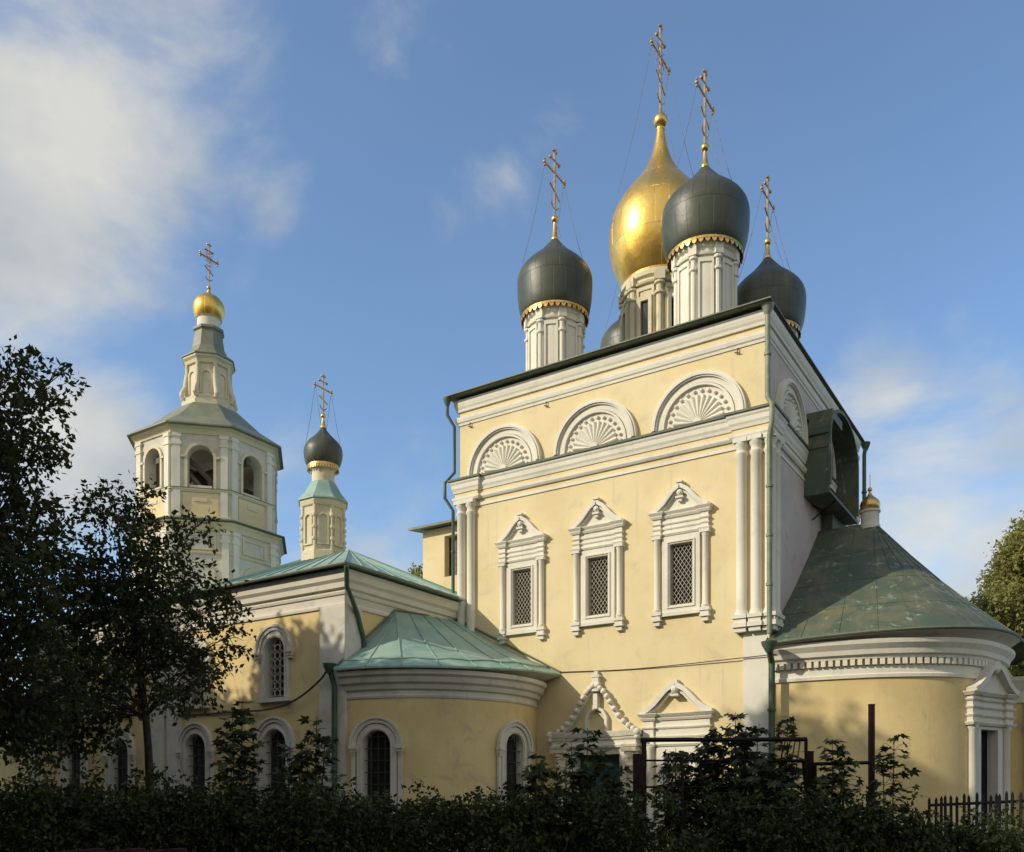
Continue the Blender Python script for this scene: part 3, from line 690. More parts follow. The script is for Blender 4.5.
# ------------------------------------------------------------------ east apse of the church (part of the church block)
AP = catmull([(0.003, .12), (1.5, .2), (2.9, .5), (4.0, 1.12), (4.66, 1.95), (4.98, 2.95), (5.12, 4.0), (5.12, 4.7)], 5)
AP2 = AP+[(5.12, 10.2), (0.003, 10.5)]
ap = MB().vprism(AP2, 0, 5.5).build('apse', M['yellow_old'], church, smooth=True, ang=30)
wloc = (4.90, 2.66); wrot = R_(66)
ct = MB(); q = [rot2(p, wrot, wloc) for p in ((-.42, -.5), (.42, -.5), (.42, .45), (-.42, .45))]; ct.vprism(q, .9, 3.45); cut(ap, ct); ap.data.shade_smooth(); ap.data.set_sharp_from_angle(angle=R_(30))
ac = MB()
ac.sweep(AP, [(-.05, 4.72), (.05, 4.72), (.06, 4.80), (.03, 4.83), (.03, 5.02), (-.05, 5.02)])
ac.sweep(AP, [(-.05, 5.20), (.10, 5.20), (.12, 5.26), (.19, 5.30), (.22, 5.42), (.32, 5.55), (.34, 5.66), (-.05, 5.66)])
apc = ac.build('apse_cornice', M['white'], church)
dn = MB(); acc_ = 0; dpos = []
for i in range(len(AP)-1):
    a, b = Vector(AP[i]), Vector(AP[i+1]); l = (b-a).length; t = (-acc_) % .175
    while t < l:
        p = a.lerp(b, t/l); an = math.atan2((b-a).y, (b-a).x); dpos.append((p, an)); t += .175
    acc_ = (acc_+l)
for p, an in dpos:
    nrm_ = Vector((math.sin(an), -math.cos(an))); dn.obox(tuple(Vector(p[:2])+nrm_*.07), an, (.055, .055), 5.04, 5.19)
dn.build('dentil_course', M['white'], apc)
def offset(path, o, start=None):
    m = mitre(path, False); return [(p[0]+a.x*o, p[1]+a.y*o) for p, a in zip(path, m)]
EV = offset(AP, .46); EV[0] = (.003, EV[0][1])
EV += [(5.7, 5.6), (5.8, 7.5), (5.2, 9.6), (3.0, 10.8), (0.003, 11.0)]
def eavez(i): return 5.72+.34*min(1, i/32)**.8
n = len(EV); rows = []; T = (1.62, 5.35, 10.12)
for r in (0, .06, .25, .5, .75, 1):
    row = []
    for i, (x, y) in enumerate(EV):
        u = min(1, i/9); ap_ = Vector((.003+(T[0])*u, 5.2+.15*u, 10.08+.04*u))
        if i > n-3: ap_ = Vector((.003+T[0]*(n-1-i)/2, 5.4, 10.12))
        p = Vector((x, y, eavez(i))).lerp(ap_, r); p.z -= .38*math.sin(PI*r)*.5
        if r == .06: p.z += .0
        row.append(tuple(p))
    rows.append(row)
low = [(x, y, z-.06) for x, y, z in rows[0]]
ar = MB(); ar.loft([low]+rows)
ar = ar.build('apse_roof', M['old_roof'], church, smooth=True, ang=25)
sf = MB(); inner = [(p[0], p[1], 5.67) for p in AP2[:len(AP)]]; sf.loft([[(x, y, z-.065) for x, y, z in rows[0][:len(AP)]], inner]); sf.build('soffit', M['white_old'], ar)
sm = MB()
for i in range(0, n, 3):
    sm.tube([(rows[r][i][0], rows[r][i][1], rows[r][i][2]+.006) for r in range(0, 6)], .012, 5)
for r in (2, 3, 4):
    sm.tube([(x, y, z+.004) for x, y, z in rows[r][:n-4]], .008, 4)
sm.build('seam', M['old_roof'], ar)
ed = MB(); ed.tube([(x, y, z-.02) for x, y, z in rows[0][:n-2]], .04, 6); ed.build('gutter', M['eave'], ar, smooth=True)
cu = MB(); cu.lathe([(.30, 9.9), (.30, 10.02), (.27, 10.05), (.27, 10.40), (.31, 10.43), (.31, 10.48)], (1.5, 5.35), 20); cup = cu.build('cupola', M['white'], church, smooth=True)
cg = MB(); cg.lathe([(.22, 10.48), (.28, 10.56), (.30, 10.66), (.26, 10.78), (.17, 10.87), (.09, 10.94), (.045, 11.02), (.035, 11.10)], (1.5, 5.35), 20); cg.ball((1.5, 5.35, 11.14), .07, 8); cg.tube([(1.5, 5.35, 11.14), (1.5, 5.35, 11.6)], .012, 5); cg.build('dome', M['gilt'], cup, smooth=True)
# window of the east apse, turned away to the right
aw = MB(); aw.ring([(-.62, .86), (-.62, 3.55), (.62, 3.55), (.62, .86)], [(-.40, .92), (-.40, 3.43), (.40, 3.43), (.40, .92)], -.12, .42)
aww = aw.build('window', M['white_old'], church, loc=(*wloc, 0), rot=wrot)
MB().add([(-.405, .17, .9), (.405, .17, .9), (.405, .17, 3.45), (-.405, .17, 3.45)], [(0, 1, 2, 3)]).build('pane', M['dark'], aww)
for s in (-1, 1):
    c = MB(); x = s*.78; c.lathe([(.15, .8), (.12, .95), (.12, 3.40), (.16, 3.46), (.16, 3.52)], (x, -.10), 14); c.box(x-.17, x+.17, -.26, .1, .55, .8); c.build('colonette', M['white_old'], aww, smooth=True)
en = MB(); pth = [(-.96, .12), (-.96, -.22), (-.62, -.22), (-.62, -.14), (.62, -.14), (.62, -.22), (.96, -.22), (.96, .12)]
en.vprism(pth, 3.52, 4.34)
for z0, z1, o in ((3.52, 3.60, .07), (3.74, 3.80, .05), (3.95, 4.01, .05), (4.14, 4.2, .06), (4.28, 4.38, .13)): en.sweep(pth, [(-.02, z0), (o*.5, z0), (o, z1-.02), (o, z1), (-.02, z1)])
en.build('entablature', M['white_old'], aww)
p = MB(); og = OG(1.0, 4.40, 5.12)
full_ = og+[(-x, z) for x, z in og[::-1]][1:]
p.ribbon(full_, .14, -.36, .1); p.prism(full_, -.18, .1); p.ball((0, -.26, 4.98), .13, 8)
p.build('pediment', M['white_old'], aww)
# central lobe beyond
lb = catmull([(5.13, 4.75), (5.75, 4.85), (6.4, 5.3), (6.8, 6.2), (6.8, 7.4), (6.3, 8.6), (5.13, 9.4)], 4)
lo_ = MB().vprism(lb, 0, 4.9).build('apse', M['yellow_old'], church); lo_['label'] = 'second bay of the apse cut off by the frame edge'
MB().sweep(lb, [(-.05, 4.3), (.06, 4.3), (.1, 4.6), (.25, 4.9), (.25, 5.0), (-.05, 5.0)]).build('apse_cornice', M['white_old'], church)
MB().obox((5.78, 4.80), R_(20), (.14, .14), 0, 4.3).build('apse_pilaster', M['white_old'], church)

# ------------------------------------------------------------------ REFECTORY
ref = thing('refectory', 'long low yellow church wing with teal metal roof, rounded apse and arched windows', 'church wing', (-18.5, .4, 0))
RX0, RX1, RY0, RY1 = -26.7, -10.42, -5.16, 5.9
rw = MB().box(RX0, RX1, RY0, RY1, 0, 8.1).build('wall', M['yellow_old'], ref)
ct = MB(); UP = (-13.2, -16.85, -20.9, -23.7); 
for x in UP:
    cutter_arch(ct, .43, 4.64, 6.05, (x, RY0), 0, .36); cutter_arch(ct, .50, .4, 3.22, (x, RY0), 0, .36)
cut(rw, ct)
uw = arched_window(ref, .41, 4.66, 6.05, True, .17, 'rings', legs=False, hoodw=.14); place(uw, [((x, RY0, 0), 0) for x in UP], ref)
lw = arched_window(ref, .48, .42, 3.22, True, .20, 'grid', legs=True, hoodw=.14, door=True); place(lw, [((x, RY0, 0), 0) for x in UP], ref)
RP = [(RX0, RY1), (RX0, RY0), (RX1, RY0), (RX1, 0)]
rc = MB(); rc.sweep(RP, [(.003, 7.06), (.05, 7.06), (.07, 7.12), (.07, 7.18), (.003, 7.18)])
rc.sweep(RP, [(.003, 7.40), (.07, 7.40), (.10, 7.46), (.10, 7.52), (.19, 7.56), (.22, 7.70), (.30, 7.78), (.33, 7.92), (.33, 8.04), (.003, 8.04)])
rc.build('cornice', M['white'], ref)
fr = MB(); fr.sweep(RP, [(.003, 7.182), (.03, 7.182), (.03, 7.398), (.003, 7.398)]); fr.build('frieze', M['white_old'], ref)
pi = MB(); pi.box(-11.3, -10.32, RY0-.10, RY0+.02, 0, 7.06); pi.box(-10.44, -10.32, RY0+.02, RY0+.62, 5.3, 7.06); pi.build('corner_pilaster', M['white_old'], ref)
for x in (-18.75, -17.95, -26.1):
    MB().box(x-.32, x+.32, RY0-.10, RY0+.02, 0, 7.06).build('pilaster', M['white_old'], ref)
e = .50; ridge_z = 10.1; ry = -1.2
E4 = [(RX0-e, RY0-e), (RX1+e, RY0-e), (RX1+e, 2.6), (RX0-e, 2.6)]
rr = MB(); zE = 8.10
ro = [(x, y, zE) for x, y in E4]; rt = [(x, y, zE+.05) for x, y in E4]
RG = [(-14.0, ry, ridge_z), (-16.2, ry, ridge_z), (-18.6, ry, 9.15), (-25.0, ry, 9.15)]
rr.add(ro+rt+RG, [(3, 2, 1, 0), (0, 1, 5, 4), (1, 2, 6, 5), (2, 3, 7, 6), (3, 0, 4, 7), (5, 6, 8)])
EX = [RX1+e, -16.2, -18.6, RX0-e]
for yy in (RY0-e, 2.6):
    E_ = [(x, yy, zE+.05) for x in EX]
    for i in range(3): rr.add([E_[i], E_[i+1], RG[i+1], RG[i]], [(0, 1, 2), (0, 2, 3)])
rr.add([rt[0], rt[3], RG[3]], [(0, 1, 2)])
rro = rr.build('roof', M['teal_roof'], ref)
sm = MB()
def slope_seams(mb, a, b, c, d, k):       # eave a->b, ridge d->c
    for i in range(k+1):
        t = i/k; p = Vector(a).lerp(Vector(b), t); q = Vector(d).lerp(Vector(c), t); mb.tube([p+Vector((0, 0, .012)), q+Vector((0, 0, .012))], .022, 5)
slope_seams(sm, (-16.2, RY0-e, zE+.05), rt[1], RG[0], RG[1], 10)
slope_seams(sm, (-18.6, RY0-e, zE+.05), (-16.2, RY0-e, zE+.05), RG[1], RG[2], 4)
slope_seams(sm, rt[0], (-18.6, RY0-e, zE+.05), RG[2], RG[3], 14)
slope_seams(sm, rt[1], rt[2], (-14, ry, ridge_z), (-14, ry, ridge_z), 12)
sm.build('seam', M['teal_roof'], rro)
gt = MB(); gt.tube([(RX0-e, RY0-e-.03, zE), (RX1+e+.03, RY0-e-.03, zE), (RX1+e+.03, -.5, zE)], .05, 8); gt.build('gutter', M['eave'], rro, smooth=True)
pipe(ref, [(RX1+.6, RY0-.55, 8.0), (RX1+.42, RY0-.35, 7.5), (RX1+.16, RY0+.35, 6.9), (RX1+.16, RY0+.62, 6.2), (RX1+.16, RY0+.66, 5.7)], .07, funnel=False)
pipe(ref, [(-10.62, RY0-.38, 5.25), (-10.62, RY0-.20, 4.8), (-10.62, RY0-.20, .2)], .08)
# back part of the wing beyond the ridge
bk = MB(); bk.box(-26.7, -10.42, 5.9, 12, 0, 8.2); bk.build('north_wall', M['yellow_old'], ref)
b2 = MB(); b2.add([(-27, 2.7, 8.3), (-10.43, 2.7, 8.3), (-10.43, 12.5, 8.3), (-27, 12.5, 8.3), (-12.5, 7, 11.2), (-25, 7, 11.2)], [(0, 1, 4, 5), (1, 2, 4), (2, 3, 5, 4), (3, 0, 5), (3, 2, 1, 0)]); b2.build('roof', M['teal_roof'], ref)
# small yellow attic box with a window, tucked behind the church
at_ = MB().box(-14.55, -10.43, 3.5, 6.5, 8.3, 12.0).build('attic', M['yellow'], ref)
ct = MB().box(-13.5, -11.35, 3.0, 3.85, 10.1, 11.65); cut(at_, ct)
MB().box(-13.5, -11.35, 3.80, 3.84, 10.1, 11.65).build('attic_window', M['glass'], at_)
MB().ring([(-13.2, 10.12), (-13.2, 11.63), (-11.6, 11.63), (-11.6, 10.12)], [(-13.1, 10.2), (-13.1, 11.55), (-11.7, 11.55), (-11.7, 10.2)], 3.74, 3.79).build('attic_frame', M['timber'], at_)
ar2 = MB(); ar2.add([(-14.95, 3.1, 12.0), (-10.43, 3.1, 12.0), (-10.43, 6.8, 12.5), (-14.95, 6.8, 12.5), (-14.95, 3.1, 12.09), (-10.43, 3.1, 12.09), (-10.43, 6.8, 12.6), (-14.95, 6.8, 12.6)], [(3, 2, 1, 0), (4, 5, 6, 7), (0, 1, 5, 4), (1, 2, 6, 5), (2, 3, 7, 6), (3, 0, 4, 7)]); ar2.build('attic_roof', M['eave'], at_)
# west annex, mostly hidden behind the trees
MB().box(-33.5, -26.72, -3.6, 4, 0, 5.6).build('annex', M['yellow_old'], ref)

# apse of the wing
AC = (-10.4, -1.6); AR = 3.56
arcp = [(AC[0]+AR*math.cos(R_(a)), AC[1]+AR*math.sin(R_(a))) for a in range(-90, 27, 3)]
aw_ = MB().vprism([(-10.9, AC[1]-AR+.003)]+[(p[0], p[1]) for p in arcp]+[(-7.25, -.004), (-10.9, -.004)], 0, 5.2)
arcp = [p for p in arcp if p[1] < -.02]
aps = aw_.build('apse', M['yellow_old'], ref, smooth=True, ang=30)
def circ_hit(px):
    k = (px-512)/900; d = Vector((CF.x+k*CR.x, CF.y+k*CR.y)); o = Vector((CAM.x-AC[0], CAM.y-AC[1]))
    A = d.dot(d); B = 2*o.dot(d); C_ = o.dot(o)-AR*AR; t = (-B-math.sqrt(B*B-4*A*C_))/(2*A); q = o+d*t; return math.atan2(q.y, q.x)
ct = MB(); sp = []
for px in (377, 514):
    a = circ_hit(px); lc = (AC[0]+(AR-.03)*math.cos(a), AC[1]+(AR-.03)*math.sin(a), 0); sp.append((lc, a+PI/2)); cutter_arch(ct, .43, .4, 3.12, lc, a+PI/2, .40)
cut(aps, ct)
# normals smooth again after the cut
aps.data.shade_smooth(); aps.data.set_sharp_from_angle(angle=R_(30))
pw = arched_window(ref, .41, .42, 3.12, True, .19, 'grid', legs=True, hoodw=.14, door=True); place(pw, sp, ref)
c = MB(); c.sweep(arcp, [(-.05, 4.42), (.03, 4.42), (.05, 4.48), (.02, 4.5), (.02, 4.62), (.10, 4.66), (.14, 4.78), (.22, 4.84), (.26, 4.98), (.34, 5.04), (.34, 5.16), (-.05, 5.16)])
c.build('apse_cornice', M['white_old'], ref, smooth=True, ang=30)
EVA = [(AC[0]+(AR+.46)*math.cos(R_(a)), AC[1]+(AR+.46)*math.sin(R_(a))) for a in range(-90, 1, 5)]
EVA += [(-6.38, -.8), (-6.36, -.004)]
n = len(EVA); rows = []
for r in (0, .10, .12, .35, .65, 1):
    row = []
    for i, (x, y) in enumerate(EVA):
        t = max(0, (i-6)/(n-7)); apx = Vector((-10.38, -3.0+3.0*min(1, t*1.0)-.004*(i == n-1), 7.3+.25*t))
        p = Vector((x, y, 5.24+.2*max(0, (i-8)/(n-9))**2)).lerp(apx, r); p.z -= .10*math.sin(PI*r)
        if r == .12: p.z += .03
        p.z += .02*math.sin(i*1.9+r*7) if 0 < r < 1 else 0
        p.y = min(p.y, -.004); row.append(tuple(p))
    rows.append(row)
rl = MB(); rl.loft([[(x, y, z-.05) for x, y, z in rows[0]]]+rows); arf = rl.build('apse_roof', M['teal_roof'], ref, smooth=True, ang=20)
sm = MB()
for i in range(0, n, 3): sm.tube([(rows[r][i][0], rows[r][i][1], rows[r][i][2]+.012) for r in range(6)], .018, 5)
sm.tube([(x, y, z+.01) for x, y, z in rows[2]], .02, 5); sm.build('seam', M['teal_roof'], arf)
sf = MB(); sf.loft([[(x, y, z-.055) for x, y, z in rows[0]], [(AC[0]+(p[0]-AC[0])*.84, min(-.004, AC[1]+(p[1]-AC[1])*.84), 5.17) for p in EVA]]); sf.build('soffit', M['white_old'], arf)
rd = MB(); rd.tube([(-10.38, -5.5, 5.35), (-10.36, -3.05, 7.32), (-10.36, -.1, 7.55)], .035, 6); rd.tube([(-10.3, -.03, 7.56), (-6.36, -.03, 5.5)], .035, 6); rd.build('flashing', M['eave'], arf)

# chapel cupola on the wing's ridge
cc = (-15.2, -1.2)
d = MB(); d.lathe([(.80, 9.7), (.80, 10.1), (.74, 10.16), (.74, 11.62), (.80, 11.66), (.84, 11.78), (.84, 11.86)], cc, 8, PI/8)
for k in range(8):
    a = PI/8+PI/4*k; d.tube([(cc[0]+.74*math.cos(a), cc[1]+.74*math.sin(a), 10.1), (cc[0]+.74*math.cos(a), cc[1]+.74*math.sin(a), 11.65)], .06, 8)
    for z in (10.5, 10.9, 11.3): d.ball((cc[0]+.77*math.cos(a), cc[1]+.77*math.sin(a), z), .085, 6)
    t = MB(); t.ring(arch(.2, 10.3, 11.2, 8), arch(.13, 10.35, 11.2, 8), -.74, -.66); d.add([(*rot2((v[0], v[1]), a+PI/8+PI/2, cc), v[2]) for v in t.v], t.f)
cd_ = d.build('cupola', M['cream'], ref, smooth=True, ang=30)
MB().lathe([(.90, 11.86), (.90, 11.90), (.66, 12.2), (.46, 12.55), (.42, 12.6)], cc, 8, PI/8).build('cupola_roof', M['teal_roof'], cd_)
MB().lathe([(.39, 12.5), (.39, 13.05), (.47, 13.1), (.47, 13.16)], cc, 24).build('neck', M['cream'], cd_, smooth=True)
dome_set(ref, cc, cd_, .67, 13.18, 13.68, 14.55, .08, 14.95, .09, 16.35, .40, M['dome'], rn=.52)

# ------------------------------------------------------------------ BELL TOWER
bt = thing('bell_tower', 'cream octagonal bell tower with arched openings and small gold dome', 'bell tower', (-29.5, 5.3, 0))
BC = (-29.5, 5.3)
def octo(r): return [(BC[0]+r*math.cos(PI/8+PI/4*k), BC[1]+r*math.sin(PI/8+PI/4*k)) for k in range(8)]
MB().box(BC[0]-4.1, BC[0]+4.1, BC[1]-4.1, BC[1]+4.1, 0, 8.5).build('base', M['yellow_old'], bt)
t = MB().vprism(octo(3.55), 8.5, 14.35).build('lower_tier', M['white_old'], bt)
bel = MB(); bel.vprism(octo(3.36), 14.5, 18.75); bel = bel.build('belfry', M['white_old'], bt)
ct = MB(); ct.vprism(octo(2.8), 15.2, 18.45); cut(bel, ct)
ct = MB()
for k in range(4):
    v = []; a = PI/4*k; pts = arch(.56, 15.95, 17.38)
    n = len(pts)
    for y in (-5, 5):
        for x, z in pts: q = rot2((x, y), a, BC); v.append((q[0], q[1], z))
    c1 = MB().add(v, [tuple(range(n)), tuple(range(2*n-1, n-1, -1))]+[(i, i+n, (i+1) % n+n, (i+1) % n) for i in range(n)]); cut(bel, c1)
tr = MB()
def oband(mb, r, z0, z1, o, o2=None): mb.sweep(octo(r), [(-.1, z0), (o*.5, z0), (o, z0+(z1-z0)*.6), (o2 or o, z1), (-.1, z1)], True)
oband(tr, 3.36, 15.78, 15.93, .12); oband(tr, 3.36, 18.45, 18.75, .12, .28); oband(tr, 3.36, 14.5, 14.66, .14)
oband(tr, 3.55, 14.0, 14.34, .14, .28); oband(tr, 3.55, 12.9, 13.0, .07); oband(tr, 3.55, 9.6, 9.8, .12)
tr.build('cornice', M['cream'], bt)
fl = MB(); oband(fl, 3.55, 14.345, 14.42, .42, .42); fl.sweep(octo(3.36), [(-.05, 15.932), (.14, 15.932), (.14, 15.96), (-.05, 15.97)], True); fl.build('flashing', M['eave'], bt)
for k in range(8):
    a = PI/8+PI/4*k
    for (rr_, z0, z1) in ((3.36, 14.66, 18.45), (3.55, 9.8, 14.0)):
        pl = MB()
        for s in (-1, 1):
            fa = a+s*PI/8; nn = Vector((math.cos(fa), math.sin(fa))); tt = Vector((-nn.y, nn.x))*s
            vx = Vector((BC[0]+rr_*math.cos(a), BC[1]+rr_*math.sin(a))); cc2 = vx+tt*.24+nn*.03; pl.obox(tuple(cc2), fa+PI/2, (.16, .07), z0, z1)
            pl.obox(tuple(cc2+nn*.03), fa+PI/2, (.21, .07), z1-.55, z1-.40); pl.obox(tuple(cc2+nn*.03), fa+PI/2, (.21, .07), z1-.18, z1-.02)
        pl.build('pilaster', M['white'], bt)
proto = None
for k in range(8):
    a = PI/4*k; apo = 3.36*math.cos(PI/8); loc = (BC[0]+apo*math.cos(a), BC[1]+apo*math.sin(a), 0)
    if proto is None:
        pr_ = MB(); pr_.ring(arch(.70, 15.96, 17.38), arch(.57, 15.96, 17.38), -.09, .2, False)
        for s in (-1, 1): pr_.box(min(s*.66, s*.86), max(s*.66, s*.86), -.13, .0, 17.34, 17.44); pr_.box(-.50, .50, -.03, .10, 15.96, 16.10)
        proto = pr_.build('arch_surround', M['cream'], bt, loc=loc, rot=a+PI/2)
        pn = MB().box(-.78, .78, -.03, .02, 14.70, 15.76).build('panel', M['yellow'], proto)
        pn2 = MB().box(-.30, .30, -.06, -.031, 15.35, 15.52).build('panel_trim', M['cream'], proto)
    else: copy_part(proto, loc, a+PI/2, bt)
proto = None
for k in range(8):
    a = PI/4*k; apo = 3.55*math.cos(PI/8); loc = (BC[0]+apo*math.cos(a), BC[1]+apo*math.sin(a), 0)
    if proto is None:
        pr_ = MB(); pr_.ring(arch(.68, 9.8, 11.9), arch(.52, 9.8, 11.9), -.08, .05, False); pr_.ring([(-.7, 13.1), (-.7, 13.85), (.7, 13.85), (.7, 13.1)], [(-.58, 13.2), (-.58, 13.75), (.58, 13.75), (.58, 13.2)], -.05, .02)
        proto = pr_.build('blind_arch', M['cream'], bt, loc=loc, rot=a+PI/2)
        MB().prism(arch(.52, 9.8, 11.9), -.02, .03).build('arch_infill', M['white'], proto)
    else: copy_part(proto, loc, a+PI/2, bt)
rf = MB(); rf.lathe([(3.5, 18.72), (3.82, 18.76), (3.82, 18.82), (2.7, 19.55), (1.5, 20.65), (1.4, 20.7)], BC, 8, PI/8); rf.build('roof', M['olive_roof'], bt)
bm_ = MB(); bm_.box(BC[0]-2.9, BC[0]+2.9, BC[1]-.12, BC[1]+.12, 17.6, 17.85); bm_.box(BC[0]-.12, BC[0]+.12, BC[1]-2.9, BC[1]+2.9, 17.35, 17.6)
bm_.tube([(BC[0]+2.0, BC[1]-1.9, 16.0), (BC[0]-.2, BC[1]-2.2, 18.3)], .12, 6); bm_.tube([(BC[0]+.6, BC[1]-2.4, 18.2), (BC[0]+2.2, BC[1]-1.1, 16.2)], .12, 6)
bm_.build('bell_beam', M['timber'], bt)
la = MB(); la.lathe([(1.32, 20.5), (1.32, 20.95), (1.20, 21.0), (1.24, 21.15), (1.08, 21.25), (1.02, 21.3), (1.02, 22.75), (1.12, 22.8), (1.16, 22.95), (1.26, 23.05), (1.26, 23.15)], BC, 8, PI/8)
for k in range(8):
    a = PI/8+PI/4*k
    la.tube([(BC[0]+1.05*math.cos(a), BC[1]+1.05*math.sin(a), 21.2), (BC[0]+1.05*math.cos(a), BC[1]+1.05*math.sin(a), 22.8)], .09, 8)
    la.tube([(BC[0]+r*math.cos(a), BC[1]+r*math.sin(a), z) for r, z in ((1.05, 22.3), (1.1, 22.0), (1.14, 21.7), (1.28, 21.45), (1.32, 21.25), (1.22, 21.1))], .11, 8)
    t = MB(); t.ring(arch(.3, 21.3, 22.2, 8), arch(.2, 21.3, 22.2, 8), -1.0, -.88, False); la.add([(*rot2((v[0], v[1]), a+PI/8+PI/2, BC), v[2]) for v in t.v], t.f)
lan = la.build('lantern', M['cream'], bt, smooth=True, ang=25)
MB().lathe([(1.32, 23.15), (1.32, 23.2), (.98, 23.45), (.80, 23.8), (.68, 24.6), (.76, 24.68), (.76, 24.8), (.6, 24.85)], BC, 8, PI/8).build('lantern_roof', M['olive_roof'], lan)
MB().lathe([(.56, 24.75), (.56, 25.30), (.63, 25.35)], BC, 24).build('neck', M['white'], lan, smooth=True)
gpf = [(.56, 25.30), (.66, 25.48), (.74, 25.72), (.745, 25.95), (.67, 26.2), (.48, 26.42), (.27, 26.54), (.13, 26.64), (.09, 26.74)]
dome_set(bt, BC, lan, .75, 25.30, 25.9, 26.74, .07, 26.95, .10, 29.1, .52, M['gold'], prof=[(p[0], p[1]) for p in catmull([(r, z, 0) for r, z in gpf], 3)], rn=.62, fancy=True, valance=False, chains=False)
bl = MB(); bl.lathe([(.62, 16.3), (.60, 16.36), (.5, 16.5), (.40, 16.8), (.34, 17.1), (.2, 17.25), (.06, 17.3), (.05, 17.36)], (BC[0]+.9, BC[1]-1.3), 24)
o = bl.build('church_bell', M['bell'], smooth=True); o['label'] = 'bronze bell hanging inside the belfry openings'; o['category'] = 'bell'

# ------------------------------------------------------------------ cables
def cable(pts, lab, r=.014):
    mb = MB()
    pp = catmull(pts, 8); mb.tube(pp, r, 6); o = mb.build('overhead_cable', M['cable'], smooth=True); o['label'] = lab; o['category'] = 'cable'; o['group'] = 'cables on the church walls'
cable([(-6.4, -.03, 5.50), (-3.7, -.03, 5.40), (0.25, -.12, 5.45)], 'thin dark cable stretched across the tall facade above the portal')
cable([(-19.0, RY0-.06, 4.35), (-14.98, RY0-.06, 4.32), (-13.3, RY0-.20, 4.30), (-12.2, RY0-.16, 4.52), (-11.2, RY0-.2, 5.0), (-10.65, RY0-.4, 5.3)], 'dark cable sagging along the low wing under its windows', .03)

# ------------------------------------------------------------------ gate, posts and pickets
def W(px, z, f): p = at(px, 0, f); return (p.x, p.y, z)
def bar(mb, a, b, r): mb.tube([a, b], r, 4)
GF = 12.5
gate = thing('metal_gate', 'dark red metal gate frame tangled in bushes before the portal', 'gate', W(720, 0, GF))
zt = 1.6+60/900*GF; z2 = 1.6+39.5/900*GF
p = MB(); c0 = at(638, 0, GF); p.obox((c0.x, c0.y), math.asin(.5457), (.065, .065), 0, 1.6+46/900*GF); p.build('gate_post', M['rust'], gate)
fr_ = MB(); bar(fr_, W(644, .35, GF), W(644, zt, GF), .036); bar(fr_, W(641, zt, GF), W(807, zt+.01, GF), .030); bar(fr_, W(806, .35, GF), W(806, zt, GF), .024); fr_.build('gate_frame', M['rust'], gate)
gl = MB()
bar(gl, W(644, z2, GF), W(802, z2, GF), .014); bar(gl, W(644, 1.78, GF), W(802, 1.78, GF), .014); bar(gl, W(684, .3, GF), W(682, z2, GF), .02); bar(gl, W(740, .3, GF), W(740, z2, GF), .016); gl.build('mesh_bar', M['rust'], gate)
gi = MB(); bar(gi, W(722, z2, GF+.06), W(803, z2, GF+.06), .02); bar(gi, W(803, z2, GF+.06), W(808, 1.3, GF+.06), .02)
for k in range(4): bar(gi, W(785+k*5, zt-.02, GF), W(777+k*6, z2-.25, GF), .008)
gi.build('gate_brace', M['rust'], gate)
def post(px, ytop, f, r, lab):
    mb = MB(); c0 = at(px, 0, f); mb.obox((c0.x, c0.y), math.asin(.5457), (r, r), 0, 1.6+(800-ytop)/900*f)
    mb.obox((c0.x, c0.y), math.asin(.5457), (r*1.12, r*1.12), 1.6+(800-ytop)/900*f, 1.6+(800-ytop)/900*f+.012)
    o = mb.build('fence_post', M['rust']); o['label'] = lab; o['category'] = 'post'; o['group'] = 'dark red steel posts'
post(809.5, 752, GF+.1, .045, 'short dark red steel post at the right end of the gate'); post(871.5, 705, GF, .034, 'tall lone dark red steel post in front of the right apse')
lf = thing('metal_fence', 'low dark red metal fence panel between the short post and the tall post', 'fence', W(842, 0, GF))
m = MB(); zz = 1.6+36/900*GF; bar(m, W(815, .4, GF), W(815, zz, GF), .025); bar(m, W(814, zz, GF), W(870, zz+.02, GF), .025); bar(m, W(815, .9, GF), W(870, .9, GF), .02)
m.build('fence_frame', M['rust'], lf)
def pickets(px0, px1, f0, f1, ytop0, ytop1, n, lab, amp=.03):
    a = at(px0, ytop0, f0); b = at(px1, ytop1, f1)
    t = thing('picket_fence', lab, 'fence', (a.x, a.y, 0)); ang = math.atan2(b.y-a.y, b.x-a.x)
    rl = MB()
    for dz in (-.16, -.95): bar(rl, (a.x, a.y, a.z+dz), (b.x, b.y, b.z+dz), .025)
    rl.build('rail', M['picket'], t)
    for i in range(n):
        q = a.lerp(b, i/(n-1)); mb = MB(); lean = random.uniform(-.02, .05); dz = random.uniform(-amp, amp)
        hw = .021; y = .010; H = q.z+dz
        pts = [(-hw, .1), (-hw+lean, H-.05), (lean, H), (hw+lean, H-.05), (hw, .1)]
        mb.prism(pts, -y-.035, y-.035)
        v = [(*rot2((v[0], v[1]), ang, (q.x, q.y)), v[2]) for v in mb.v]; MB().add(v, mb.f).build('picket', M['picket'], t)
pickets(930, 1060, 15.5, 14.0, 796, 789, 22, 'dark picket fence leaning at the right below the apse window')
pickets(70, 150, 19.5, 19.0, 784, 785, 15, 'short run of dark pickets at the left under the trees')
lwall = thing('low_wall', 'low dark red brick wall top at the bottom left edge', 'wall', W(110, 0, 9.0))
mb = MB(); a = at(58, 0, 9.0); b = at(182, 0, 9.0); ang = math.asin(.5457)
mid = (a+b)/2; mb.obox((mid.x, mid.y), ang, ((b-a).length/2, .12), 0, 1.06); mb.build('brickwork', M['brick'], lwall)
mb = MB()
for i in range(9):
    q = a.lerp(b, (i+.5)/9); mb.obox((q.x, q.y), ang, ((b-a).length/18-.006, .15), 1.062, 1.088+.012*(i % 3))
mb.build('coping', M['brick'], lwall)

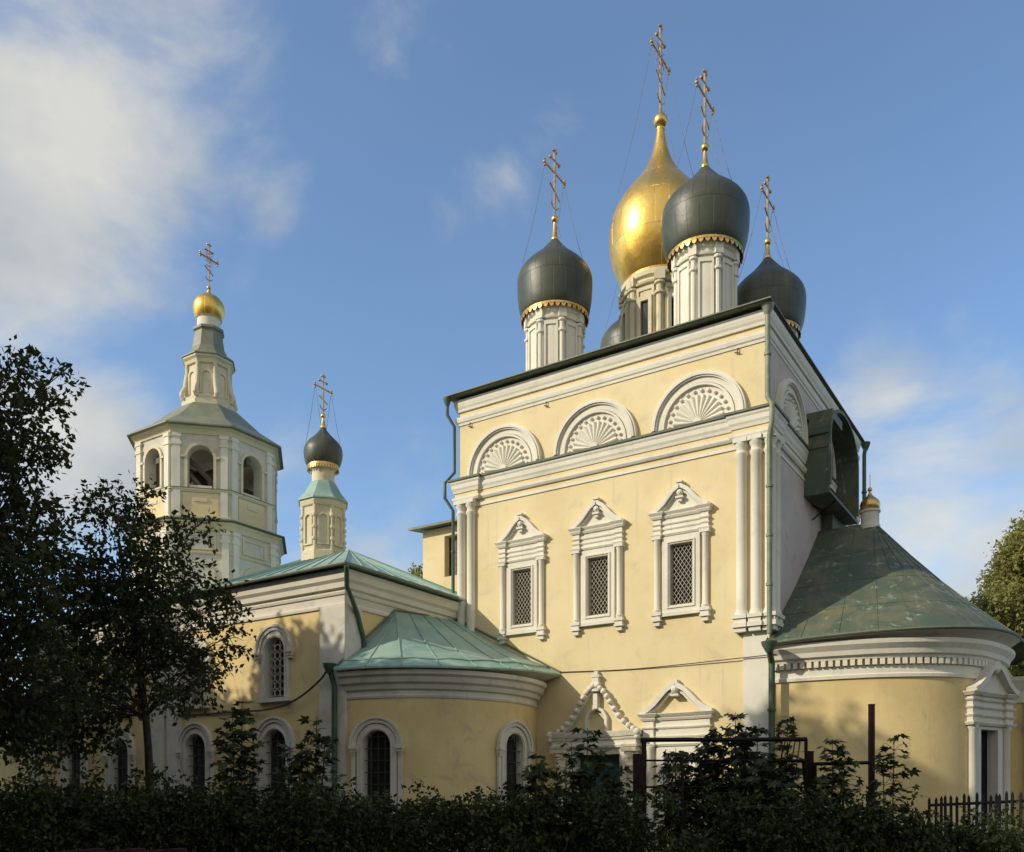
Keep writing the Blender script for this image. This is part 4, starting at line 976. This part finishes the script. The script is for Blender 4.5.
# ------------------------------------------------------------------ vegetation
def leaves(name, mat, parent, clumps, per_m3=None, nsp=120, leaf=.065, per=7, seed=1, shell=.55, droop=.25, sprig=.24, off=None, ratio=.55):
    """leafy crown: sprigs of small leaves filling the clumps' volume"""
    rng = np.random.default_rng(seed); V = []
    for (c, r) in clumps:
        r = np.array(r if hasattr(r, '__len__') else (r, r, r), float); c = np.array(c, float)
        k = max(6, int(nsp*(r.mean()/.6)**2))
        d = rng.normal(size=(k, 3)); d /= np.linalg.norm(d, axis=1)[:, None]
        rad = (shell+(1-shell)*rng.random(k))*(.86+.28*rng.random(k)); inn = rng.random(k) < .3; rad[inn] *= rng.random(inn.sum())
        P = c+d*rad[:, None]*r
        D = d+rng.normal(size=(k, 3))*.6; D[:, 2] -= droop; D /= np.linalg.norm(D, axis=1)[:, None]
        for j in range(per):
            t = (j+.5)/per; base = P+D*(sprig*t)+rng.normal(size=(k, 3))*leaf*.25
            A = D*.55+rng.normal(size=(k, 3))*.75; A[:, 2] -= .25; A /= np.linalg.norm(A, axis=1)[:, None]
            S = np.cross(A, rng.normal(size=(k, 3))+np.array([0, 0, 1.2])); S /= np.linalg.norm(S, axis=1)[:, None]+1e-9
            s = leaf*(.65+.7*rng.random(k))[:, None]
            V.append(np.stack([base, base+A*s*.45+S*s*ratio*.5, base+A*s, base+A*s*.45-S*s*ratio*.5], axis=1))
    V = np.concatenate(V).reshape(-1, 3)
    o_ = WORLD.get(parent.name, Vector()) if parent else Vector(); V = V-np.array(o_)
    V = V[:] ; nq = len(V)//4
    V2 = V.reshape(-1, 4, 3); keep = V2[:, :, 2].min(axis=1)+o_.z > .02; V = V2[keep].reshape(-1, 3); nq = len(V)//4
    me = bpy.data.meshes.new(name); me.vertices.add(nq*4); me.vertices.foreach_set('co', V.astype(np.float32).ravel())
    me.loops.add(nq*4); me.loops.foreach_set('vertex_index', np.arange(nq*4, dtype=np.int32))
    me.polygons.add(nq); me.polygons.foreach_set('loop_start', np.arange(0, nq*4, 4, dtype=np.int32)); me.polygons.foreach_set('loop_total', np.full(nq, 4, dtype=np.int32))
    me.update(calc_edges=True); me.materials.append(mat)
    o = bpy.data.objects.new(name, me); COL.objects.link(o)
    if parent: o.parent = parent
    return o
def limbs(root, base, top, clumps, r0=.14, name='trunk', bark='bark', start=.35, frac=1.0, seed=3):
    rnd = random.Random(seed); mb = MB(); base = Vector(base); top = Vector(top); n = 10; tr_ = []
    for i in range(n+1):
        t = i/n; p = base.lerp(top, t)+Vector((math.sin(t*5+seed)*.10, math.cos(t*4+seed)*.10, 0))*(1 if 0 < i else 0); tr_.append(p)
    mb.tube(tr_, [r0*(1-.8*i/n)+.008 for i in range(n+1)], 9)
    for (c, r) in clumps:
        if rnd.random() > frac: continue
        c = Vector(c); zt_ = (c.z-base.z)/(top.z-base.z+1e-6)-.22; t = min(.97, max(start, zt_)); k = int(t*n); s = tr_[k]
        mid = s.lerp(c, .5)+Vector((rnd.uniform(-.1, .1), rnd.uniform(-.1, .1), .12*(c-s).length)); q = mid.lerp(c, .6)+Vector((0, 0, .05))
        rr_ = max(.012, r0*(1-t)*.45); mb.tube([s, s.lerp(mid, .5)+Vector((0, 0, .03)), mid, q, c], [rr_, rr_*.8, rr_*.6, rr_*.4, .007], 6)
        rm = r if not hasattr(r, '__len__') else sum(r)/3
        for _ in range(7):
            d = Vector((rnd.gauss(0, 1), rnd.gauss(0, 1), rnd.gauss(.2, .8))).normalized(); mb.tube([q.lerp(c, rnd.random()), c+d*rm*.5, c+d*rm*1.0+Vector((0, 0, -.03))], [.009, .006, .003], 4)
    return mb.build(name, M[bark], root, smooth=True)

def px_clumps(lst, f, jit, seed):
    rnd = random.Random(seed); res = []
    for px, py, rp in lst:
        d = f+rnd.uniform(-jit, jit); res.append((tuple(at(px, py, d)), rp/900*d))
    return res
# leafy maple beside the wing
F2 = 15.5
L2 = [(112, 512, 24), (138, 504, 18), (92, 500, 12), (160, 545, 26), (192, 532, 14), (206, 520, 8), (125, 560, 34), (188, 575, 18), (165, 600, 34), (212, 606, 22), (232, 600, 10), (230, 636, 13), (200, 648, 28), (120, 620, 40), (70, 600, 36), (160, 660, 34),
      (90, 670, 40), (60, 640, 36), (192, 688, 18), (50, 700, 32), (120, 700, 26), (214, 672, 11), (75, 560, 26), (40, 545, 26), (140, 640, 30), (100, 590, 30), (168, 700, 14), (90, 720, 22), (150, 575, 24), (30, 735, 26), (60, 728, 24), (100, 738, 16), (20, 700, 30)]
base = W(152, 0, F2); t2 = thing('maple_tree', 'smaller leafy tree with slim trunk shading the left wing', 'tree', base, 'dark trees in the left foreground')
cl = px_clumps(L2, F2, 1.1, 5); limbs(t2, base, at(125, 540, F2), cl, .085, seed=5, start=.52)
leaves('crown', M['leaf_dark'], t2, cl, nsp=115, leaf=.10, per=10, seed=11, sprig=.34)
F1 = 12.5
L1 = [(10, 372, 22), (42, 384, 15), (58, 372, 7), (60, 400, 9), (15, 418, 32), (45, 440, 15), (20, 468, 32), (44, 505, 14), (10, 520, 34), (58, 528, 10), (20, 570, 34), (45, 600, 24), (10, 630, 40), (10, 690, 40), (28, 725, 26), (-40, 400, 46), (-60, 480, 56), (-55, 560, 56), (-60, 650, 56), (-20, 450, 36), (-20, 540, 36), (-15, 610, 40), (-20, 700, 40), (-90, 560, 60), (55, 655, 22), (70, 690, 20)]
base = W(-30, 0, F1); t1 = thing('maple_tree', 'tall dark tree cut off by the left edge of the photo', 'tree', base, 'dark trees in the left foreground')
cl = px_clumps(L1, F1, 1.0, 9); limbs(t1, base, at(-15, 400, F1), cl, .16, seed=8)
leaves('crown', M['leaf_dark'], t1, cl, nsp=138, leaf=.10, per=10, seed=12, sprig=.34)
# sunlit tree beyond the right apse
F3 = 42; base = W(1040, 0, F3); t3 = thing('olive_green_tree', 'sunlit olive green tree beyond the right apse roof', 'tree', base)
L3 = [(1022, 556, 24), (1038, 538, 24), (998, 578, 13), (1006, 608, 26), (984, 606, 10), (1034, 598, 32), (1058, 560, 38), (986, 628, 12), (1004, 645, 24), (1044, 645, 38), (1078, 605, 42), (1016, 580, 18), (1028, 665, 38), (1064, 685, 38), (1088, 550, 28), (976, 612, 5), (972, 636, 9)]
cl = px_clumps(L3, F3, 1.8, 4); limbs(t3, base, at(1045, 570, F3), cl, .32, seed=4)
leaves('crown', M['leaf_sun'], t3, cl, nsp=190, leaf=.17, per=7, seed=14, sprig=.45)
# tiny far tree top seen beside the attic
F4 = 75; base = W(416, 0, F4); t4 = thing('far_tree', 'tiny dark tree top showing left of the yellow attic window', 'tree', base)
cl = px_clumps([(417, 570, 4), (416, 576, 6), (420, 585, 9), (424, 600, 14)], F4, .5, 2); limbs(t4, base, at(418, 566, F4), cl, .25, seed=2); leaves('crown', M['leaf_sun'], t4, cl, nsp=60, leaf=.25, per=6, seed=3, sprig=.5)

# hedge: dense shrub mass along the fence line
hedge = thing('hedge', 'long dark unclipped hedge filling the bottom of the photo', 'hedge', W(500, 0, 12))
HT = [(-120, 772), (0, 776), (60, 783), (120, 786), (180, 781), (240, 784), (300, 786), (350, 788), (400, 791), (450, 792), (500, 793), (545, 788), (600, 786), (640, 800), (700, 796), (760, 794), (800, 800), (850, 798), (900, 803), (935, 812), (980, 822), (1040, 826), (1160, 824)]
HT = [(a_, b_+7) for a_, b_ in HT]
def htop(px):
    for (a, ya), (b, yb) in zip(HT, HT[1:]):
        if a <= px <= b: return ya+(yb-ya)*(px-a)/(b-a)
    return 800
rnd = random.Random(21); hc = []
px = -110
while px < 1150:
    f = 11.6+rnd.uniform(-.35, .35); zt_ = 1.6+(800-htop(px))/900*f+rnd.uniform(-.10, .07)
    sp_ = 560 < px < 800
    for z in (zt_-.20+rnd.uniform(-.06, .05), zt_-.55, zt_-.95, zt_-1.35):
        if z > .12 and not (sp_ and rnd.random() < .35):
            p = at(px+rnd.uniform(-6, 6), 0, f+rnd.uniform(-.25, .25)); hc.append(((p.x, p.y, z), (.30, .34, .26)))
    if not sp_: p = at(px, 0, f+.8); hc.append(((p.x, p.y, zt_-.35), (.36, .36, .3))); hc.append(((p.x, p.y, zt_-.9), (.36, .36, .3)))
    if rnd.random() < .3: p = at(px+rnd.uniform(-9, 9), 0, f); hc.append(((p.x, p.y, zt_+.12), (.13, .13, .17)))
    px += 19
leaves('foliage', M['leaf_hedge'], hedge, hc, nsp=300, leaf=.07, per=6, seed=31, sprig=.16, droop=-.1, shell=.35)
st = MB()
for i in range(130):
    p = at(rnd.uniform(-110, 1150), 0, 11.6+rnd.uniform(-.3, .6)); h = rnd.uniform(.8, 1.3)
    st.tube([(p.x, p.y, 0), (p.x+rnd.uniform(-.1, .1), p.y+rnd.uniform(-.1, .1), h*.6), (p.x+rnd.uniform(-.2, .2), p.y+rnd.uniform(-.2, .2), h)], [.016, .012, .005], 5)
st.build('stem', M['bark'], hedge)

def sapling(px, ytop, f, w_, lab, nstem=1, leaf=.12, seed=1, dens=1.0, name='maple_sapling', cat='sapling', group='young maples growing out of the hedge'):
    """upright young maple: leaves in opposite whorls along slim stems"""
    rnd = random.Random(seed); b = W(px, 0, f); zt_ = 1.6+(800-ytop)/900*f
    t = thing(name, lab, cat, b, group); st = MB(); V = []; wm = w_/900*f/2
    for s_ in range(nstem):
        off = (CR*(((s_+.5)/nstem*2-1)*rnd.uniform(.6, 1.05)) + CF*rnd.uniform(-.4, .4))*wm*(.8 if nstem > 1 else 0.0); H = zt_*(1 if s_ == nstem//2 else rnd.uniform(.74, .97))
        b0 = Vector(b)+off*.3; tp = Vector(b)+off+Vector((0, 0, H)); tp = Vector((tp.x, tp.y, H))
        st.tube([b0, b0.lerp(tp, .5), tp], [.018, .012, .004], 6)
        z = .25*H; k = 0
        while z < H:
            t_ = z/H; c = b0.lerp(tp, t_); c = Vector((c.x, c.y, z)); lm_ = (.24 if nstem > 1 else .20)*(1.15-.75*t_**3)
            for q in range(4):
                a = k*.8+q*PI/2+rnd.uniform(-.5, .5); d = Vector((math.cos(a), math.sin(a), rnd.uniform(-.1, .8))).normalized(); ln = lm_*rnd.uniform(.5, 1.4); e_ = c+d*ln
                st.tube([c, c.lerp(e_, .5)+Vector((0, 0, .02)), e_], [.004, .003, .002], 4)
                for p in ([e_, c.lerp(e_, rnd.uniform(.4, .8))] if rnd.random() < .45*dens else [e_]):
                    A = (Vector((d.x, d.y, 0))+Vector((rnd.gauss(0, .45), rnd.gauss(0, .45), rnd.gauss(-.45, .3)))).normalized(); S = A.cross(Vector((rnd.gauss(0, .35), rnd.gauss(0, .35), 1))).normalized(); s = leaf*rnd.uniform(.7, 1.3)
                    for an_, l_ in ((0, 1), (.75, .88), (-.75, .88), (1.6, .55), (-1.6, .55)):
                        B = A*math.cos(an_)+S*math.sin(an_); T_ = S*math.cos(an_)-A*math.sin(an_); V.append([p, p+B*s*l_*.5+T_*s*.19, p+B*s*l_, p+B*s*l_*.5-T_*s*.19])
            z += rnd.uniform(.07, .15); k += 1
    st.build('stem', M['bark'], t)
    lm = MB(); o_ = Vector((0, 0, 0))
    for q in V: lm.add(q, [(0, 1, 2, 3)])
    me_v = [tuple(Vector(v)-WORLD[t.name]) for v in lm.v]; me = bpy.data.meshes.new('foliage'); me.from_pydata(me_v, [], lm.f); me.materials.append(M['leaf_hedge'])
    o = bpy.data.objects.new('foliage', me); COL.objects.link(o); o.parent = t
sapling(238, 703, 12.2, 52, 'bushy sapling in front of the wall between two lower arches', 4, seed=1)
sapling(312, 716, 12.0, 50, 'bushy sapling in front of the corner pier of the wing', 4, seed=2)
sapling(284, 742, 12.1, 34, 'short sapling inside the lower arch nearest the apse', 2, seed=3)
sapling(532, 754, 12.0, 46, 'low leafy sapling before the right arched apse window', 4, seed=4)
sapling(583, 728, 12.1, 44, 'pointed sapling in front of the teal door', 4, seed=5)
sapling(620, 762, 12.2, 34, 'low sapling left of the gate post', 3, seed=6)
sapling(700, 740, 12.9, 64, 'leafy shoots filling the left half of the gate', 6, seed=12)
sapling(736, 712, 12.9, 96, 'largest bush growing through the middle of the gate frame', 9, seed=7, dens=1.6)
sapling(784, 716, 12.9, 44, 'loose bush in front of the green drainpipe', 4, seed=8)
sapling(833, 742, 12.1, 52, 'bushy sapling behind the low metal fence panel', 5, seed=9)
sapling(889, 735, 12.0, 38, 'slender sapling just right of the tall red post', 2, seed=10)
sapling(760, 756, 12.0, 90, 'low dense bush at the foot of the gate', 8, seed=13, dens=1.6)
sapling(672, 748, 12.8, 44, 'bush in front of the lower window beside the portal', 4, seed=14)

# park trees to the left of and behind the viewer: their shade falls over the hedge and the wing
def park_mesh(seed):
    rnd = random.Random(seed); cl = []
    for i in range(44):
        a = rnd.uniform(0, 2*PI); r = rnd.uniform(.3, 2.9); z = rnd.uniform(1.6, 11.2); r *= math.sin(PI*min(1, max(.12, (z-2.2)/10.2)))**.6
        cl.append(((r*math.cos(a), r*math.sin(a), z), rnd.uniform(.9, 1.4)))
    return cl
pk = thing('park_tree', 'dense park tree standing outside the photo to the left', 'tree', (0, 0, 0), 'park trees outside the frame')
cl = park_mesh(3); limbs(pk, (0, 0, 0), (0, 0, 9.5), cl, .24, seed=6); leaves('crown', M['leaf_dark'], pk, cl, nsp=76, leaf=.23, per=7, seed=44, sprig=.5)
PK = [(-7.2, -27.5, .3, 1.0), (-11.5, -24.8, 1.7, 1.02), (-14.0, -21.0, 2.9, 1.06), (-3.2, -31.0, 4.0, 1.0), (.8, -33.5, 5.0, 1.0), (5.0, -35.5, .9, 1.05), (-17.6, -18.3, 3.6, 1.22), (-22.0, -18.6, 5.6, 1.22), (-27.0, -17.4, 2.2, 1.25), (9.5, -38, 2.0, 1.0), (-32, -16, 1.2, 1.2), (-37, -14, 4.2, 1.2), (-13.2, -20.9, 1.1, 1.42), (-8.0, -24.5, 2.1, 1.15)]
ch = kids(pk)
for i, (x, y, rz, s) in enumerate(PK):
    if i == 0: r = pk
    else:
        r = pk.copy(); COL.objects.link(r)
        for c_ in ch: d = c_.copy(); COL.objects.link(d); d.parent = r
    r.location = (x, y, 0); r.rotation_euler = (0, 0, rz); r.scale = (s, s, s)
